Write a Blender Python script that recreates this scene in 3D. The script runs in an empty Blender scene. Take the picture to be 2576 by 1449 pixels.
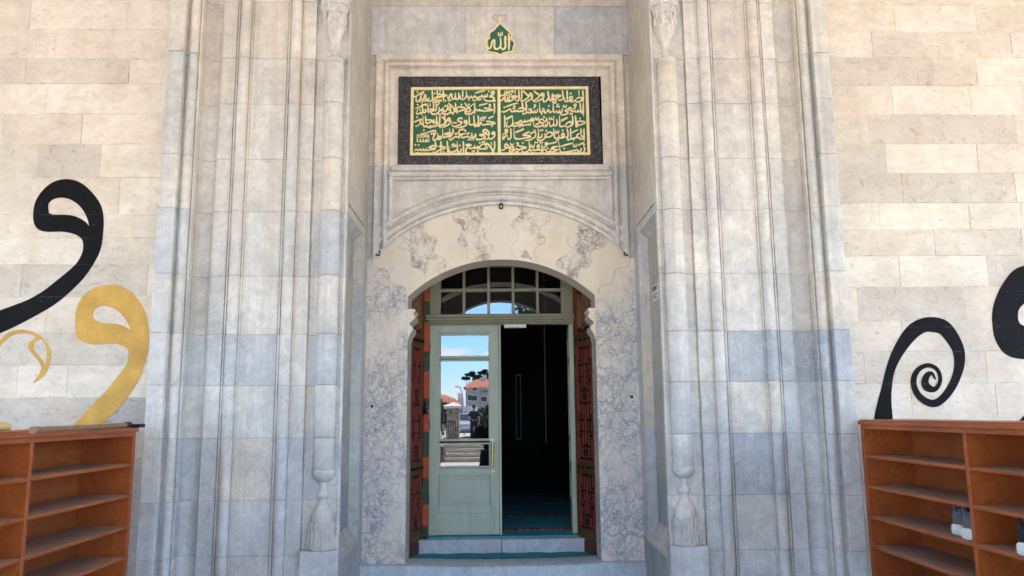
import bpy, math, random
from mathutils import Vector, Matrix
from mathutils.geometry import tessellate_polygon
random.seed(7)
R = math.radians
C = bpy.context.scene
COL = C.collection

# ------------------------------------------------------------------ camera
EYE = Vector((-0.057, 0.0, 1.6))
F_PX = 1973.5            # focal length in pixels of a 2576 px wide picture
p_, y_, r_ = R(9.034), R(1.281), R(-0.5373)
fwd = Vector((math.sin(y_) * math.cos(p_), math.cos(y_) * math.cos(p_), math.sin(p_)))
rt0 = Vector((math.cos(y_), -math.sin(y_), 0))
up0 = rt0.cross(fwd)
rt = math.cos(r_) * rt0 + math.sin(r_) * up0
up = -math.sin(r_) * rt0 + math.cos(r_) * up0
cd = bpy.data.cameras.new('camera')
cd.sensor_width = 36
cd.lens = F_PX / 2576 * 36
cd.clip_start = 0.05
cd.clip_end = 2000
cam = bpy.data.objects.new('camera', cd)
cam.matrix_world = Matrix(((rt.x, up.x, -fwd.x, EYE.x), (rt.y, up.y, -fwd.y, EYE.y), (rt.z, up.z, -fwd.z, EYE.z), (0, 0, 0, 1)))
COL.objects.link(cam)
C.camera = cam

def ray(u, v):
    return fwd + rt * ((u - 1288) / F_PX) - up * ((v - 724.5) / F_PX)
def at(u, v, Y):
    """point of the survey picture (2576 px wide) on the upright plane y = Y -> (x, z)"""
    d = ray(u, v)
    t = (Y - EYE.y) / d.y
    return (EYE.x + d.x * t, EYE.z + d.z * t)
def atz(u, v, z):
    d = ray(u, v)
    t = (z - EYE.z) / d.z
    return (EYE.x + d.x * t, EYE.y + d.y * t)

# ------------------------------------------------------------------ world, sun, exposure
SUN_EL, SUN_AZ = R(56), R(130)         # the sun stands in front of the porch, high on the right
w = bpy.data.worlds.new('World')
C.world = w
w.use_nodes = True
wt = w.node_tree
wt.nodes.clear()

def N(nt, t, ins=None, **props):
    nd = nt.nodes.new('ShaderNode' + t)
    for k, v in props.items():
        setattr(nd, k, v)
    for k, v in (ins or {}).items():
        s = nd.inputs[k]
        if isinstance(v, bpy.types.NodeSocket):
            nt.links.new(v, s)
        else:
            s.default_value = v
    return nd
def mixc(nt, fac, a, b, blend='MIX'):
    nd = nt.nodes.new('ShaderNodeMix')
    nd.data_type = 'RGBA'
    nd.blend_type = blend
    for i, v in ((0, fac), (6, a), (7, b)):
        if isinstance(v, bpy.types.NodeSocket):
            nt.links.new(v, nd.inputs[i])
        else:
            nd.inputs[i].default_value = v if i == 0 or len(v) == 4 else (*v, 1)
    return nd.outputs[2]
def math_(nt, op, a, b=0.0, clamp=False):
    nd = nt.nodes.new('ShaderNodeMath')
    nd.operation = op
    nd.use_clamp = clamp
    for i, v in ((0, a), (1, b)):
        if isinstance(v, bpy.types.NodeSocket):
            nt.links.new(v, nd.inputs[i])
        else:
            nd.inputs[i].default_value = v
    return nd.outputs[0]
def ramp(nt, fac, lo, hi, out_lo=0.0, out_hi=1.0):
    return N(nt, 'MapRange', {'Value': fac, 'From Min': lo, 'From Max': hi, 'To Min': out_lo, 'To Max': out_hi}).outputs[0]

sky = N(wt, 'TexSky', sky_type='NISHITA', sun_disc=False, sun_elevation=SUN_EL, sun_rotation=SUN_AZ, air_density=1.0, dust_density=0.3, ozone_density=3.0)
tc = N(wt, 'TexCoord')
mp = N(wt, 'Mapping', {'Vector': tc.outputs['Generated'], 'Scale': (1.6, 1.6, 4.5), 'Location': (0.35, 0.1, 0.2)})
cn = N(wt, 'TexNoise', {'Vector': mp.outputs[0], 'Scale': 2.1, 'Detail': 9.0, 'Roughness': 0.56})
el = N(wt, 'SeparateXYZ', {'Vector': tc.outputs['Generated']}).outputs[2]
band = math_(wt, 'SUBTRACT', 1.0, math_(wt, 'DIVIDE', math_(wt, 'ABSOLUTE', math_(wt, 'SUBTRACT', el, 0.088)), 0.016), True)
cn2 = N(wt, 'TexNoise', {'Vector': mp.outputs[0], 'Scale': 14.0, 'Detail': 8.0, 'Roughness': 0.6})
cm = math_(wt, 'MAXIMUM', ramp(wt, cn.outputs[0], 0.56, 0.70), ramp(wt, math_(wt, 'ADD', cn2.outputs[0], math_(wt, 'MULTIPLY', band, 0.3)), 0.62, 0.76, 0.0, 0.9))
blue_sky = mixc(wt, 1.0, sky.outputs[0], (0.74, 0.96, 1.22), 'MULTIPLY')
cloud = mixc(wt, cm, blue_sky, (6.2, 6.5, 7.0))
bg = N(wt, 'Background', {'Color': cloud, 'Strength': 0.12})
wo = N(wt, 'OutputWorld', {'Surface': bg.outputs[0]})

sl = bpy.data.lights.new('sun', 'SUN')
sl.energy = 4.9
sl.angle = R(0.5)
sl.color = (1.0, 0.91, 0.79)
sun = bpy.data.objects.new('sun', sl)
sd = Vector((math.sin(SUN_AZ) * math.cos(SUN_EL), math.cos(SUN_AZ) * math.cos(SUN_EL), math.sin(SUN_EL)))
sun.rotation_euler = sd.to_track_quat('Z', 'Y').to_euler()
sun.location = (10, 30, 60)
COL.objects.link(sun)
C.view_settings.view_transform = 'Standard'
C.view_settings.look = 'None'
C.view_settings.gamma = 1
C.view_settings.exposure = 3.09
C.cycles.use_denoising = True
C.cycles.max_bounces = 10
C.cycles.diffuse_bounces = 6
C.cycles.sample_clamp_indirect = 6

# ------------------------------------------------------------------ mesh helpers
def srgb(h):
    h = h.lstrip('#')
    o = []
    for i in (0, 2, 4):
        c = int(h[i:i + 2], 16) / 255
        o.append(c / 12.92 if c <= 0.04045 else ((c + 0.055) / 1.055) ** 2.4)
    return tuple(o)

class MB:
    def __init__(s):
        s.v, s.f, s.t = [], [], []
    def face(s, pts, tint=None):
        b = len(s.v)
        s.v.extend(tuple(p) for p in pts)
        s.f.append(list(range(b, b + len(pts))))
        s.t.append(tint)
    def grid(s, rows, tint=None, close=False, flip=False):
        """rows: list of equal length point lists; tint may be a function (i, j)"""
        b = len(s.v)
        n = len(rows[0])
        for r in rows:
            s.v.extend(tuple(p) for p in r)
        for i in range(len(rows) - 1):
            for j in range(n if close else n - 1):
                k = (j + 1) % n
                q = [b + i * n + j, b + i * n + k, b + (i + 1) * n + k, b + (i + 1) * n + j]
                s.f.append(q[::-1] if flip else q)
                s.t.append(tint(i, j) if callable(tint) else tint)
    def box(s, x0, x1, y0, y1, z0, z1, tint=None, M=None):
        p = [Vector((x, y, z)) for z in (z0, z1) for y in (y0, y1) for x in (x0, x1)]
        if M:
            p = [M @ q for q in p]
        b = len(s.v)
        s.v.extend(tuple(q) for q in p)
        for q in ((0, 2, 3, 1), (4, 5, 7, 6), (0, 1, 5, 4), (2, 6, 7, 3), (0, 4, 6, 2), (1, 3, 7, 5)):
            s.f.append([b + i for i in q])
            s.t.append(tint)
    def prism(s, poly, y0, y1, tint=None, holes=(), back=True):
        """poly of (x, z) facing -y at y0, running back to y1"""
        loops = [list(poly)] + [list(h) for h in holes]
        flat = [q for l in loops for q in l]
        tris = tessellate_polygon([[Vector((a, b, 0)) for a, b in l] for l in loops])
        b = len(s.v)
        s.v.extend((a, y0, c) for a, c in flat)
        n = len(flat)
        s.v.extend((a, y1, c) for a, c in flat)
        for t in tris:
            a, c, d = (Vector((*flat[i], 0)) for i in t)
            ccw = (c - a).cross(d - a).z > 0
            t = list(t) if ccw else list(t)[::-1]
            s.f.append([b + i for i in t]); s.t.append(tint)
            if back:
                s.f.append([b + n + i for i in t[::-1]]); s.t.append(tint)
        o = 0
        for l in loops:
            m = len(l)
            for i in range(m):
                j = (i + 1) % m
                s.f.append([b + o + i, b + o + j, b + n + o + j, b + n + o + i]); s.t.append(tint)
            o += m
    def lathe(s, prof, cx, cy, seg=20, tint=None, ph=0.0, wob=None):
        rows = []
        for (r, z) in prof:
            rows.append([(cx + r * (wob(k, z) if wob else 1) * math.cos(ph + 2 * math.pi * k / seg), cy + r * (wob(k, z) if wob else 1) * math.sin(ph + 2 * math.pi * k / seg), z) for k in range(seg)])
        s.grid(rows, tint, close=True)
        s.face(rows[0][::-1], tint); s.face(rows[-1], tint)
    def tube(s, pts, rad, seg=8, tint=None):
        pts = [Vector(p) for p in pts]
        rads = rad if isinstance(rad, (list, tuple)) else [rad] * len(pts)
        rows = []
        for i, p in enumerate(pts):
            d = (pts[min(i + 1, len(pts) - 1)] - pts[max(i - 1, 0)]).normalized()
            a = d.cross(Vector((0, 0, 1)) if abs(d.z) < 0.9 else Vector((1, 0, 0))).normalized()
            c = d.cross(a)
            rows.append([p + (a * math.cos(2 * math.pi * k / seg) + c * math.sin(2 * math.pi * k / seg)) * rads[i] for k in range(seg)])
        s.grid(rows, tint, close=True)
        s.face(rows[0], tint); s.face(rows[-1][::-1], tint)
    def ball(s, c, rx, ry, rz, seg=16, rings=10, tint=None):
        rows = []
        for i in range(rings + 1):
            a = -math.pi / 2 + math.pi * i / rings
            a = max(min(a, math.pi / 2 - 0.02), -math.pi / 2 + 0.02)
            rows.append([(c[0] + rx * math.cos(a) * math.cos(2 * math.pi * k / seg), c[1] + ry * math.cos(a) * math.sin(2 * math.pi * k / seg), c[2] + rz * math.sin(a)) for k in range(seg)])
        s.grid(rows, tint, close=True)
        s.face(rows[0][::-1], tint); s.face(rows[-1], tint)
    def build(s, name, m, parent=None, smooth=False, bevel=0.0, recalc=True):
        me = bpy.data.meshes.new(name)
        off = Vector((0, 0, 0))
        q = parent
        rot = Matrix.Identity(4)
        if parent is not None:
            rot = world_of(parent).inverted()
        me.from_pydata([tuple(rot @ Vector(v)) for v in s.v], [], s.f)
        if any(t is not None for t in s.t):
            at_ = me.color_attributes.new('tint', 'FLOAT_COLOR', 'CORNER')
            li = 0
            vals = []
            for f, t in zip(s.f, s.t):
                t = t or (1, 1, 1)
                t = tuple(t) if len(t) == 4 else (*t, 0.0)
                vals.extend(t * len(f))
            at_.data.foreach_set('color', vals)
        me.materials.append(m)
        if smooth:
            me.polygons.foreach_set('use_smooth', [True] * len(me.polygons))
        me.update()
        if recalc:
            import bmesh
            bm = bmesh.new(); bm.from_mesh(me)
            bmesh.ops.remove_doubles(bm, verts=bm.verts, dist=1e-6)
            bmesh.ops.recalc_face_normals(bm, faces=bm.faces)
            bm.to_mesh(me); bm.free()
        o = bpy.data.objects.new(name, me)
        COL.objects.link(o)
        if parent is not None:
            o.parent = parent
        if smooth:
            try:
                me.set_sharp_from_angle(angle=R(38))
            except Exception:
                pass
        if bevel:
            b = o.modifiers.new('edge', 'BEVEL'); b.width = bevel; b.segments = 2; b.limit_method = 'ANGLE'; b.angle_limit = R(40)
        return o

_W = {}
def world_of(o):
    M = Matrix.Identity(4)
    while o is not None:
        M = o.matrix_basis @ M
        o = o.parent
    return M
def thing(name, label, cat, loc=(0, 0, 0), rotz=0.0, group=None):
    o = bpy.data.objects.new(name, None)
    o.empty_display_size = 0.1
    COL.objects.link(o)
    o.location = loc
    o.rotation_euler = (0, 0, rotz)
    tag(o, label, cat, group)
    return o
def tag(o, label, cat, group=None):
    o['label'] = label
    o['category'] = cat
    if group:
        o['group'] = group
    return o
def struct(o):
    o['kind'] = 'structure'
    return o
def smooth_poly(pts, n=4, closed=True):
    out = []
    m = len(pts)
    for i in range(m if closed else m - 1):
        if closed:
            a, b, c, d = pts[(i - 1) % m], pts[i], pts[(i + 1) % m], pts[(i + 2) % m]
        else:
            a, b, c, d = pts[max(i - 1, 0)], pts[i], pts[i + 1], pts[min(i + 2, m - 1)]
        for k in range(n):
            t = k / n
            out.append(tuple(0.5 * (2 * b[j] + (c[j] - a[j]) * t + (2 * a[j] - 5 * b[j] + 4 * c[j] - d[j]) * t * t + (3 * b[j] - a[j] - 3 * c[j] + d[j]) * t ** 3) for j in range(len(b))))
    if not closed:
        out.append(tuple(pts[-1]))
    return out
def arc(cx, cz, r, a0, a1, n):
    return [(cx + r * math.cos(a0 + (a1 - a0) * i / n), cz + r * math.sin(a0 + (a1 - a0) * i / n)) for i in range(n + 1)]

# ------------------------------------------------------------------ materials
def new_mat(name):
    m = bpy.data.materials.new(name)
    m.use_nodes = True
    nt = m.node_tree
    b = nt.nodes['Principled BSDF']
    return m, nt, b
def bump(nt, b, h, strength=0.3, dist=0.01):
    bp = N(nt, 'Bump', {'Strength': strength, 'Distance': dist, 'Height': h})
    nt.links.new(bp.outputs[0], b.inputs['Normal'])
def pos(nt, scale=(1, 1, 1)):
    g = N(nt, 'NewGeometry')
    if scale == (1, 1, 1):
        return g.outputs['Position']
    return N(nt, 'Mapping', {'Vector': g.outputs['Position'], 'Scale': scale}).outputs[0]
def noise(nt, vec, scale, detail=4.0, rough=0.55, dist=0.0):
    return N(nt, 'TexNoise', {'Vector': vec, 'Scale': scale, 'Detail': detail, 'Roughness': rough, 'Distortion': dist}).outputs[0]

def plain(name, col, rough=0.6, metal=0.0, var=0.15, scale=12.0, bmp=0.1, spec=0.5, stretch=(1, 1, 1)):
    m, nt, b = new_mat(name)
    P = pos(nt, stretch)
    n1 = noise(nt, P, scale, 5)
    c = mixc(nt, ramp(nt, n1, 0.3, 0.7), tuple(x * (1 - var) for x in col), tuple(min(1, x * (1 + var)) for x in col))
    nt.links.new(c, b.inputs['Base Color'])
    b.inputs['Roughness'].default_value = rough
    b.inputs['Metallic'].default_value = metal
    b.inputs['Specular IOR Level'].default_value = spec
    if bmp:
        bump(nt, b, noise(nt, P, scale * 6, 3), bmp, 0.004)
    return m

def stone_portal():
    m, nt, b = new_mat('portal_marble')
    P = pos(nt)
    at_ = N(nt, 'Attribute', attribute_name='tint')
    base = at_.outputs['Color']
    rough_f = at_.outputs['Alpha']
    n1 = noise(nt, P, 2.2, 6, 0.6)
    n2 = noise(nt, P, 11, 6, 0.65, 0.6)
    n3 = noise(nt, P, 70, 4, 0.7)
    c = mixc(nt, 1.0, base, mixc(nt, ramp(nt, n1, 0.3, 0.7), (0.83, 0.835, 0.855), (1.10, 1.09, 1.06)), 'MULTIPLY')
    c = mixc(nt, 1.0, c, mixc(nt, ramp(nt, n2, 0.32, 0.68), (0.79, 0.795, 0.81), (1.13, 1.125, 1.115)), 'MULTIPLY')
    # pale veins
    vn = noise(nt, pos(nt, (1, 1, 0.6)), 1.7, 7, 0.62, 1.2)
    vein = ramp(nt, math_(nt, 'ABSOLUTE', math_(nt, 'SUBTRACT', vn, 0.5)), 0.0, 0.010, 0.28, 0.0)
    c = mixc(nt, vein, c, (0.74, 0.72, 0.68))
    vn2 = noise(nt, pos(nt, (1, 1, 0.8)), 4.3, 8, 0.6, 1.8)
    vein2 = ramp(nt, math_(nt, 'ABSOLUTE', math_(nt, 'SUBTRACT', vn2, 0.48)), 0.0, 0.012, 0.3, 0.0)
    c = mixc(nt, vein2, c, (0.36, 0.38, 0.42))
    # brown water stains running down the stone
    st = noise(nt, pos(nt, (20, 20, 0.4)), 1.0, 7, 0.65)
    stm = math_(nt, 'MULTIPLY', ramp(nt, st, 0.46, 0.70), ramp(nt, n2, 0.25, 0.6))
    c = mixc(nt, math_(nt, 'MULTIPLY', stm, 0.6), c, mixc(nt, 1.0, c, (0.78, 0.66, 0.52), 'MULTIPLY'))
    # pits and tooling
    pit = math_(nt, 'MULTIPLY', ramp(nt, n3, 0.56, 0.70), math_(nt, 'ADD', math_(nt, 'MULTIPLY', rough_f, 0.6), 0.40))
    c = mixc(nt, pit, c, mixc(nt, 1.0, c, (0.55, 0.56, 0.60), 'MULTIPLY'))
    wh = math_(nt, 'MULTIPLY', ramp(nt, noise(nt, P, 80, 4, 0.7), 0.62, 0.72), math_(nt, 'ADD', math_(nt, 'MULTIPLY', rough_f, 0.9), 0.16))
    c = mixc(nt, wh, c, (0.80, 0.80, 0.79))
    nt.links.new(c, b.inputs['Base Color'])
    b.inputs['Roughness'].default_value = 0.62
    b.inputs['Specular IOR Level'].default_value = 0.35
    h = math_(nt, 'ADD', math_(nt, 'MULTIPLY', n3, math_(nt, 'ADD', math_(nt, 'MULTIPLY', rough_f, 1.2), 0.35)), math_(nt, 'MULTIPLY', n2, 0.8))
    bump(nt, b, h, 0.5, 0.006)
    return m

def stone_wall():
    m, nt, b = new_mat('ashlar_limestone')
    P = pos(nt)
    at_ = N(nt, 'Attribute', attribute_name='tint')
    base, rf = at_.outputs['Color'], at_.outputs['Alpha']
    n1 = noise(nt, P, 2.6, 6, 0.62)
    n2 = noise(nt, pos(nt, (1, 1, 1.7)), 9, 7, 0.65, 0.8)
    n3 = noise(nt, P, 55, 5, 0.72)
    c = mixc(nt, 1.0, base, mixc(nt, ramp(nt, n1, 0.3, 0.7), (0.86, 0.84, 0.82), (1.08, 1.07, 1.05)), 'MULTIPLY')
    c = mixc(nt, 1.0, c, mixc(nt, ramp(nt, n2, 0.3, 0.7), (0.88, 0.865, 0.845), (1.07, 1.07, 1.065)), 'MULTIPLY')
    och = math_(nt, 'MULTIPLY', ramp(nt, noise(nt, P, 3.4, 8, 0.7, 1.0), 0.54, 0.72), 0.45)
    c = mixc(nt, och, c, mixc(nt, 1.0, c, (1.0, 0.82, 0.58), 'MULTIPLY'))
    blot = math_(nt, 'MULTIPLY', ramp(nt, noise(nt, P, 17, 6, 0.7, 0.5), 0.55, 0.68), math_(nt, 'ADD', math_(nt, 'MULTIPLY', rf, 0.75), 0.2))
    c = mixc(nt, blot, c, mixc(nt, 1.0, c, (0.62, 0.60, 0.58), 'MULTIPLY'))
    pits = math_(nt, 'MULTIPLY', ramp(nt, noise(nt, pos(nt, (1, 1, 2.2)), 30, 5, 0.62), 0.635, 0.69), ramp(nt, noise(nt, P, 2.0, 3), 0.42, 0.56))
    c = mixc(nt, math_(nt, 'MULTIPLY', pits, 0.75), c, (0.26, 0.215, 0.165))
    sp = math_(nt, 'MULTIPLY', ramp(nt, noise(nt, P, 85, 3, 0.7), 0.64, 0.74), math_(nt, 'ADD', math_(nt, 'MULTIPLY', rf, 0.7), 0.12))
    c = mixc(nt, sp, c, (0.84, 0.81, 0.75))
    nt.links.new(c, b.inputs['Base Color'])
    b.inputs['Roughness'].default_value = 0.8
    b.inputs['Specular IOR Level'].default_value = 0.25
    h = math_(nt, 'SUBTRACT', math_(nt, 'ADD', math_(nt, 'MULTIPLY', n3, math_(nt, 'ADD', math_(nt, 'MULTIPLY', rf, 1.0), 0.35)), n2), math_(nt, 'MULTIPLY', pits, 1.2))
    bump(nt, b, h, 0.45, 0.007)
    return m

def marble_veined(name, cream, vein_c, sc, width, amount, patch=(0.35, 0.6), fill=0.0, lean=28, zgrow=0.0):
    """cream breccia: angular pale pieces of several sizes in a broken net of dark veins"""
    m, nt, b = new_mat(name)
    g = N(nt, 'NewGeometry').outputs['Position']
    wv = N(nt, 'TexNoise', {'Vector': g, 'Scale': 4.0, 'Detail': 8.0, 'Roughness': 0.68}).outputs['Color']
    off = N(nt, 'VectorMath', {0: wv, 1: (0.5, 0.5, 0.5)}, operation='SUBTRACT').outputs[0]
    sc_ = N(nt, 'VectorMath', {0: off, 'Scale': 0.30}, operation='SCALE').outputs[0]
    PW = N(nt, 'VectorMath', {0: g, 1: sc_}, operation='ADD').outputs[0]
    PW2 = N(nt, 'Mapping', {'Vector': PW, 'Rotation': (0, R(lean), 0), 'Scale': (1.15, 1, 0.72)}).outputs[0]
    def net(k, rnd_):
        return N(nt, 'TexVoronoi', {'Vector': PW2, 'Scale': sc * k, 'Randomness': rnd_}, feature='DISTANCE_TO_EDGE').outputs[0]
    dens = noise(nt, N(nt, 'Mapping', {'Vector': g, 'Scale': (1.2, 1, 0.75), 'Rotation': (0, R(lean), 0)}).outputs[0], 2.7, 6, 0.62)
    dens2 = noise(nt, g, 9.0, 5, 0.6)
    if zgrow:                                   # the slabs are more broken and bluer towards their foot
        dens = math_(nt, 'ADD', dens, math_(nt, 'MULTIPLY', math_(nt, 'SUBTRACT', 1.65, N(nt, 'SeparateXYZ', {'Vector': g}).outputs[2]), zgrow))
    wmod = ramp(nt, noise(nt, g, 13, 4, 0.6), 0.3, 0.7, 0.35, 1.7)
    def veins(e, w_, lo, hi, src):
        k = math_(nt, 'SUBTRACT', 1.0, math_(nt, 'DIVIDE', e, math_(nt, 'MULTIPLY', wmod, w_)), True)
        return math_(nt, 'MULTIPLY', k, ramp(nt, src, lo, hi))
    v1 = veins(net(1.0, 1.0), width, patch[0], patch[1], dens)
    v2 = veins(net(2.1, 1.0), width * 1.2, patch[0] + .05, patch[1] + .03, dens)
    v3 = veins(net(4.3, 1.0), width * 1.5, 0.50, 0.62, dens2)
    vv = math_(nt, 'MAXIMUM', v1, math_(nt, 'MAXIMUM', math_(nt, 'MULTIPLY', v2, 0.95), math_(nt, 'MULTIPLY', v3, math_(nt, 'MULTIPLY', ramp(nt, dens, patch[0], patch[1]), 0.7))))
    wisp = ramp(nt, math_(nt, 'ABSOLUTE', math_(nt, 'SUBTRACT', noise(nt, PW2, 5.5, 8, 0.66, 1.4), 0.5)), 0.0, 0.02, 0.5, 0.0)
    vv = math_(nt, 'MAXIMUM', vv, math_(nt, 'MULTIPLY', wisp, ramp(nt, dens, patch[0], patch[1], 0.25, 1.0)))
    vv = math_(nt, 'MULTIPLY', vv, amount, True)
    n1 = noise(nt, g, 3.0, 6, 0.6)
    cells = N(nt, 'SeparateColor', {'Color': N(nt, 'TexVoronoi', {'Vector': PW2, 'Scale': sc}).outputs['Color']}).outputs[0]
    c = mixc(nt, ramp(nt, n1, 0.32, 0.68), tuple(cream), tuple(x * f for x, f in zip(cream, (0.95, 0.89, 0.81))))
    c = mixc(nt, math_(nt, 'MULTIPLY', cells, 0.35), c, tuple(x * f for x, f in zip(cream, (0.88, 0.90, 0.94))))
    c = mixc(nt, ramp(nt, noise(nt, g, 1.7, 5), 0.42, 0.66, 0, 0.6), c, tuple(x * f for x, f in zip(cream, (0.80, 0.86, 0.96))))
    c = mixc(nt, math_(nt, 'MULTIPLY', ramp(nt, noise(nt, g, 7, 7, 0.65), 0.45, 0.7), 0.55), c, tuple(x * f for x, f in zip(cream, (0.86, 0.77, 0.67))))
    c = mixc(nt, ramp(nt, dens, patch[0] - .02, patch[1] + .12, 0, 0.32 * min(1, amount)), c, tuple(.45 * x + .55 * y for x, y in zip(vein_c, cream)))
    c = mixc(nt, vv, c, vein_c)
    if fill:
        fl = math_(nt, 'MULTIPLY', ramp(nt, noise(nt, PW2, 7.5, 3, 0.5), 0.655, 0.68), fill)
        c = mixc(nt, fl, c, tuple(x * 1.3 for x in vein_c))
    c = mixc(nt, math_(nt, 'MULTIPLY', ramp(nt, noise(nt, g, 110, 2), 0.64, 0.72), 0.35), c, (0.3, 0.28, 0.28))
    nt.links.new(c, b.inputs['Base Color'])
    b.inputs['Roughness'].default_value = 0.45
    b.inputs['Specular IOR Level'].default_value = 0.4
    bump(nt, b, math_(nt, 'ADD', noise(nt, g, 40, 4), math_(nt, 'MULTIPLY', vv, -0.4)), 0.25, 0.004)
    return m

def wood_cabinet():
    m, nt, b = new_mat('varnished_wood')
    g = N(nt, 'NewGeometry')
    P = N(nt, 'Mapping', {'Vector': g.outputs['Position'], 'Scale': (9, 1.2, 9)}).outputs[0]
    n1 = noise(nt, P, 2.0, 6, 0.6, 1.0)
    n2 = noise(nt, g.outputs['Position'], 3.0, 4)
    c = mixc(nt, ramp(nt, n1, 0.3, 0.7), srgb('#97491a'), srgb('#b8622c'))
    c = mixc(nt, ramp(nt, n2, 0.35, 0.7, 0, 0.5), c, srgb('#7a3419'))
    # settled dust on everything that faces up
    nz = N(nt, 'SeparateXYZ', {'Vector': g.outputs['Normal']}).outputs[2]
    up_ = ramp(nt, nz, 0.75, 0.95)
    up_ = math_(nt, 'MULTIPLY', up_, ramp(nt, N(nt, 'SeparateXYZ', {'Vector': g.outputs['Position']}).outputs[2], 1.46, 1.5, 1, 0.25))
    dust = math_(nt, 'MULTIPLY', up_, ramp(nt, noise(nt, N(nt, 'Mapping', {'Vector': g.outputs['Position'], 'Scale': (4, 1, 1)}).outputs[0], 5, 6, 0.65), 0.25, 0.7, 0.45, 0.95))
    c = mixc(nt, dust, c, srgb('#a3907f'))
    nt.links.new(c, b.inputs['Base Color'])
    nt.links.new(ramp(nt, up_, 0, 1, 0.38, 0.8), b.inputs['Roughness'])
    bump(nt, b, n1, 0.12, 0.002)
    return m

def dust_gold(name, a, bcol, rough=0.5):
    m, nt, b = new_mat(name)
    P = pos(nt)
    c = mixc(nt, ramp(nt, noise(nt, P, 14, 5), 0.3, 0.7), a, bcol)
    c = mixc(nt, math_(nt, 'MULTIPLY', ramp(nt, noise(nt, P, 60, 3), 0.62, 0.75), 0.35), c, tuple(x * 0.55 for x in a))
    nt.links.new(c, b.inputs['Base Color'])
    b.inputs['Roughness'].default_value = rough
    bump(nt, b, noise(nt, P, 50, 4), 0.25, 0.004)
    return m

def painted_wall_mark(name, col, chip, joints=()):
    m, nt, b = new_mat(name)
    P = pos(nt)
    n = noise(nt, P, 6, 6)
    c = mixc(nt, ramp(nt, n, 0.3, 0.7), tuple(x * 0.78 for x in col), tuple(x * 1.12 for x in col))
    c = mixc(nt, ramp(nt, noise(nt, pos(nt, (3, 1, 14)), 5, 6, 0.7), 0.4, 0.75, 0, 0.35), c, tuple(x * 0.66 for x in col))
    ch = math_(nt, 'MULTIPLY', ramp(nt, noise(nt, pos(nt, (1, 1, 3)), 26, 6, 0.7), 0.62, 0.68), ramp(nt, noise(nt, P, 3, 3), 0.4, 0.6))
    c = mixc(nt, math_(nt, 'MULTIPLY', ch, 0.8), c, chip)
    z_ = N(nt, 'SeparateXYZ', {'Vector': N(nt, 'VectorMath', {0: P, 1: N(nt, 'VectorMath', {0: N(nt, 'TexNoise', {'Vector': P, 'Scale': 20.0}).outputs['Color'], 'Scale': 0.006}, operation='SCALE').outputs[0]}, operation='ADD').outputs[0]}).outputs[2]
    ln = None
    for zj in joints:
        k = ramp(nt, math_(nt, 'ABSOLUTE', math_(nt, 'SUBTRACT', z_, zj + .003)), 0.001, 0.0045, 1, 0)
        ln = k if ln is None else math_(nt, 'MAXIMUM', ln, k)
    if ln is not None:
        c = mixc(nt, math_(nt, 'MULTIPLY', ln, ramp(nt, noise(nt, pos(nt, (1, 1, .1)), 9, 4), .45, .68, 0, .6)), c, chip)
    nt.links.new(c, b.inputs['Base Color'])
    b.inputs['Roughness'].default_value = 0.55
    b.inputs['Specular IOR Level'].default_value = 0.08
    bump(nt, b, math_(nt, 'ADD', noise(nt, P, 55, 5), math_(nt, 'MULTIPLY', noise(nt, P, 9, 5), 1.5)), 0.3, 0.007)
    return m

def black_stone():
    m, nt, b = new_mat('black_carved_border')
    P = pos(nt)
    c = mixc(nt, ramp(nt, noise(nt, P, 9, 5), 0.3, 0.7), (0.008, 0.007, 0.010), (0.022, 0.020, 0.025))
    v1 = noise(nt, P, 11, 5, 0.6, 2.5)
    l1 = ramp(nt, math_(nt, 'ABSOLUTE', math_(nt, 'SUBTRACT', v1, 0.5)), 0.0, 0.016, 0.8, 0.0)
    v2 = noise(nt, P, 26, 5, 0.7, 2.0)
    l2 = math_(nt, 'MULTIPLY', ramp(nt, v2, 0.56, 0.66), 0.75)
    c = mixc(nt, math_(nt, 'MAXIMUM', l1, l2), c, (0.24, 0.24, 0.26))
    nt.links.new(c, b.inputs['Base Color'])
    b.inputs['Roughness'].default_value = 0.5
    bump(nt, b, math_(nt, 'ADD', v1, v2), 0.5, 0.01)
    return m

def glass_dark(name='door_glass'):
    """old window glass in front of a dark hall: two reflecting faces, almost clear"""
    m, nt, b = new_mat(name)
    nt.nodes.remove(b)
    out = nt.nodes['Material Output']
    gl = N(nt, 'BsdfGlossy', {'Color': (0.95, 0.97, 1.0, 1), 'Roughness': 0.0})
    tr = N(nt, 'BsdfTransparent', {'Color': (0.72, 0.76, 0.75, 1)})
    lw = N(nt, 'LayerWeight', {'Blend': 0.12})
    fac = math_(nt, 'ADD', math_(nt, 'MULTIPLY', lw.outputs['Fresnel'], 1.0), 0.125, True)
    mx = N(nt, 'MixShader', {0: fac, 1: tr.outputs[0], 2: gl.outputs[0]})
    nt.links.new(mx.outputs[0], out.inputs['Surface'])
    return m

def paint_old(name, col, chip, amt=0.3):
    m, nt, b = new_mat(name)
    P = pos(nt)
    PS = pos(nt, (3, 3, 0.6))
    c = mixc(nt, ramp(nt, noise(nt, PS, 5, 6), 0.3, 0.7), tuple(x * 0.88 for x in col), tuple(x * 1.1 for x in col))
    ch = ramp(nt, noise(nt, pos(nt, (1, 1, 2)), 24, 6, 0.7), 0.66, 0.72, 0, amt)
    c = mixc(nt, ch, c, chip)
    nt.links.new(c, b.inputs['Base Color'])
    b.inputs['Roughness'].default_value = 0.5
    bump(nt, b, noise(nt, PS, 40, 5), 0.2, 0.003)
    return m

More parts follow.
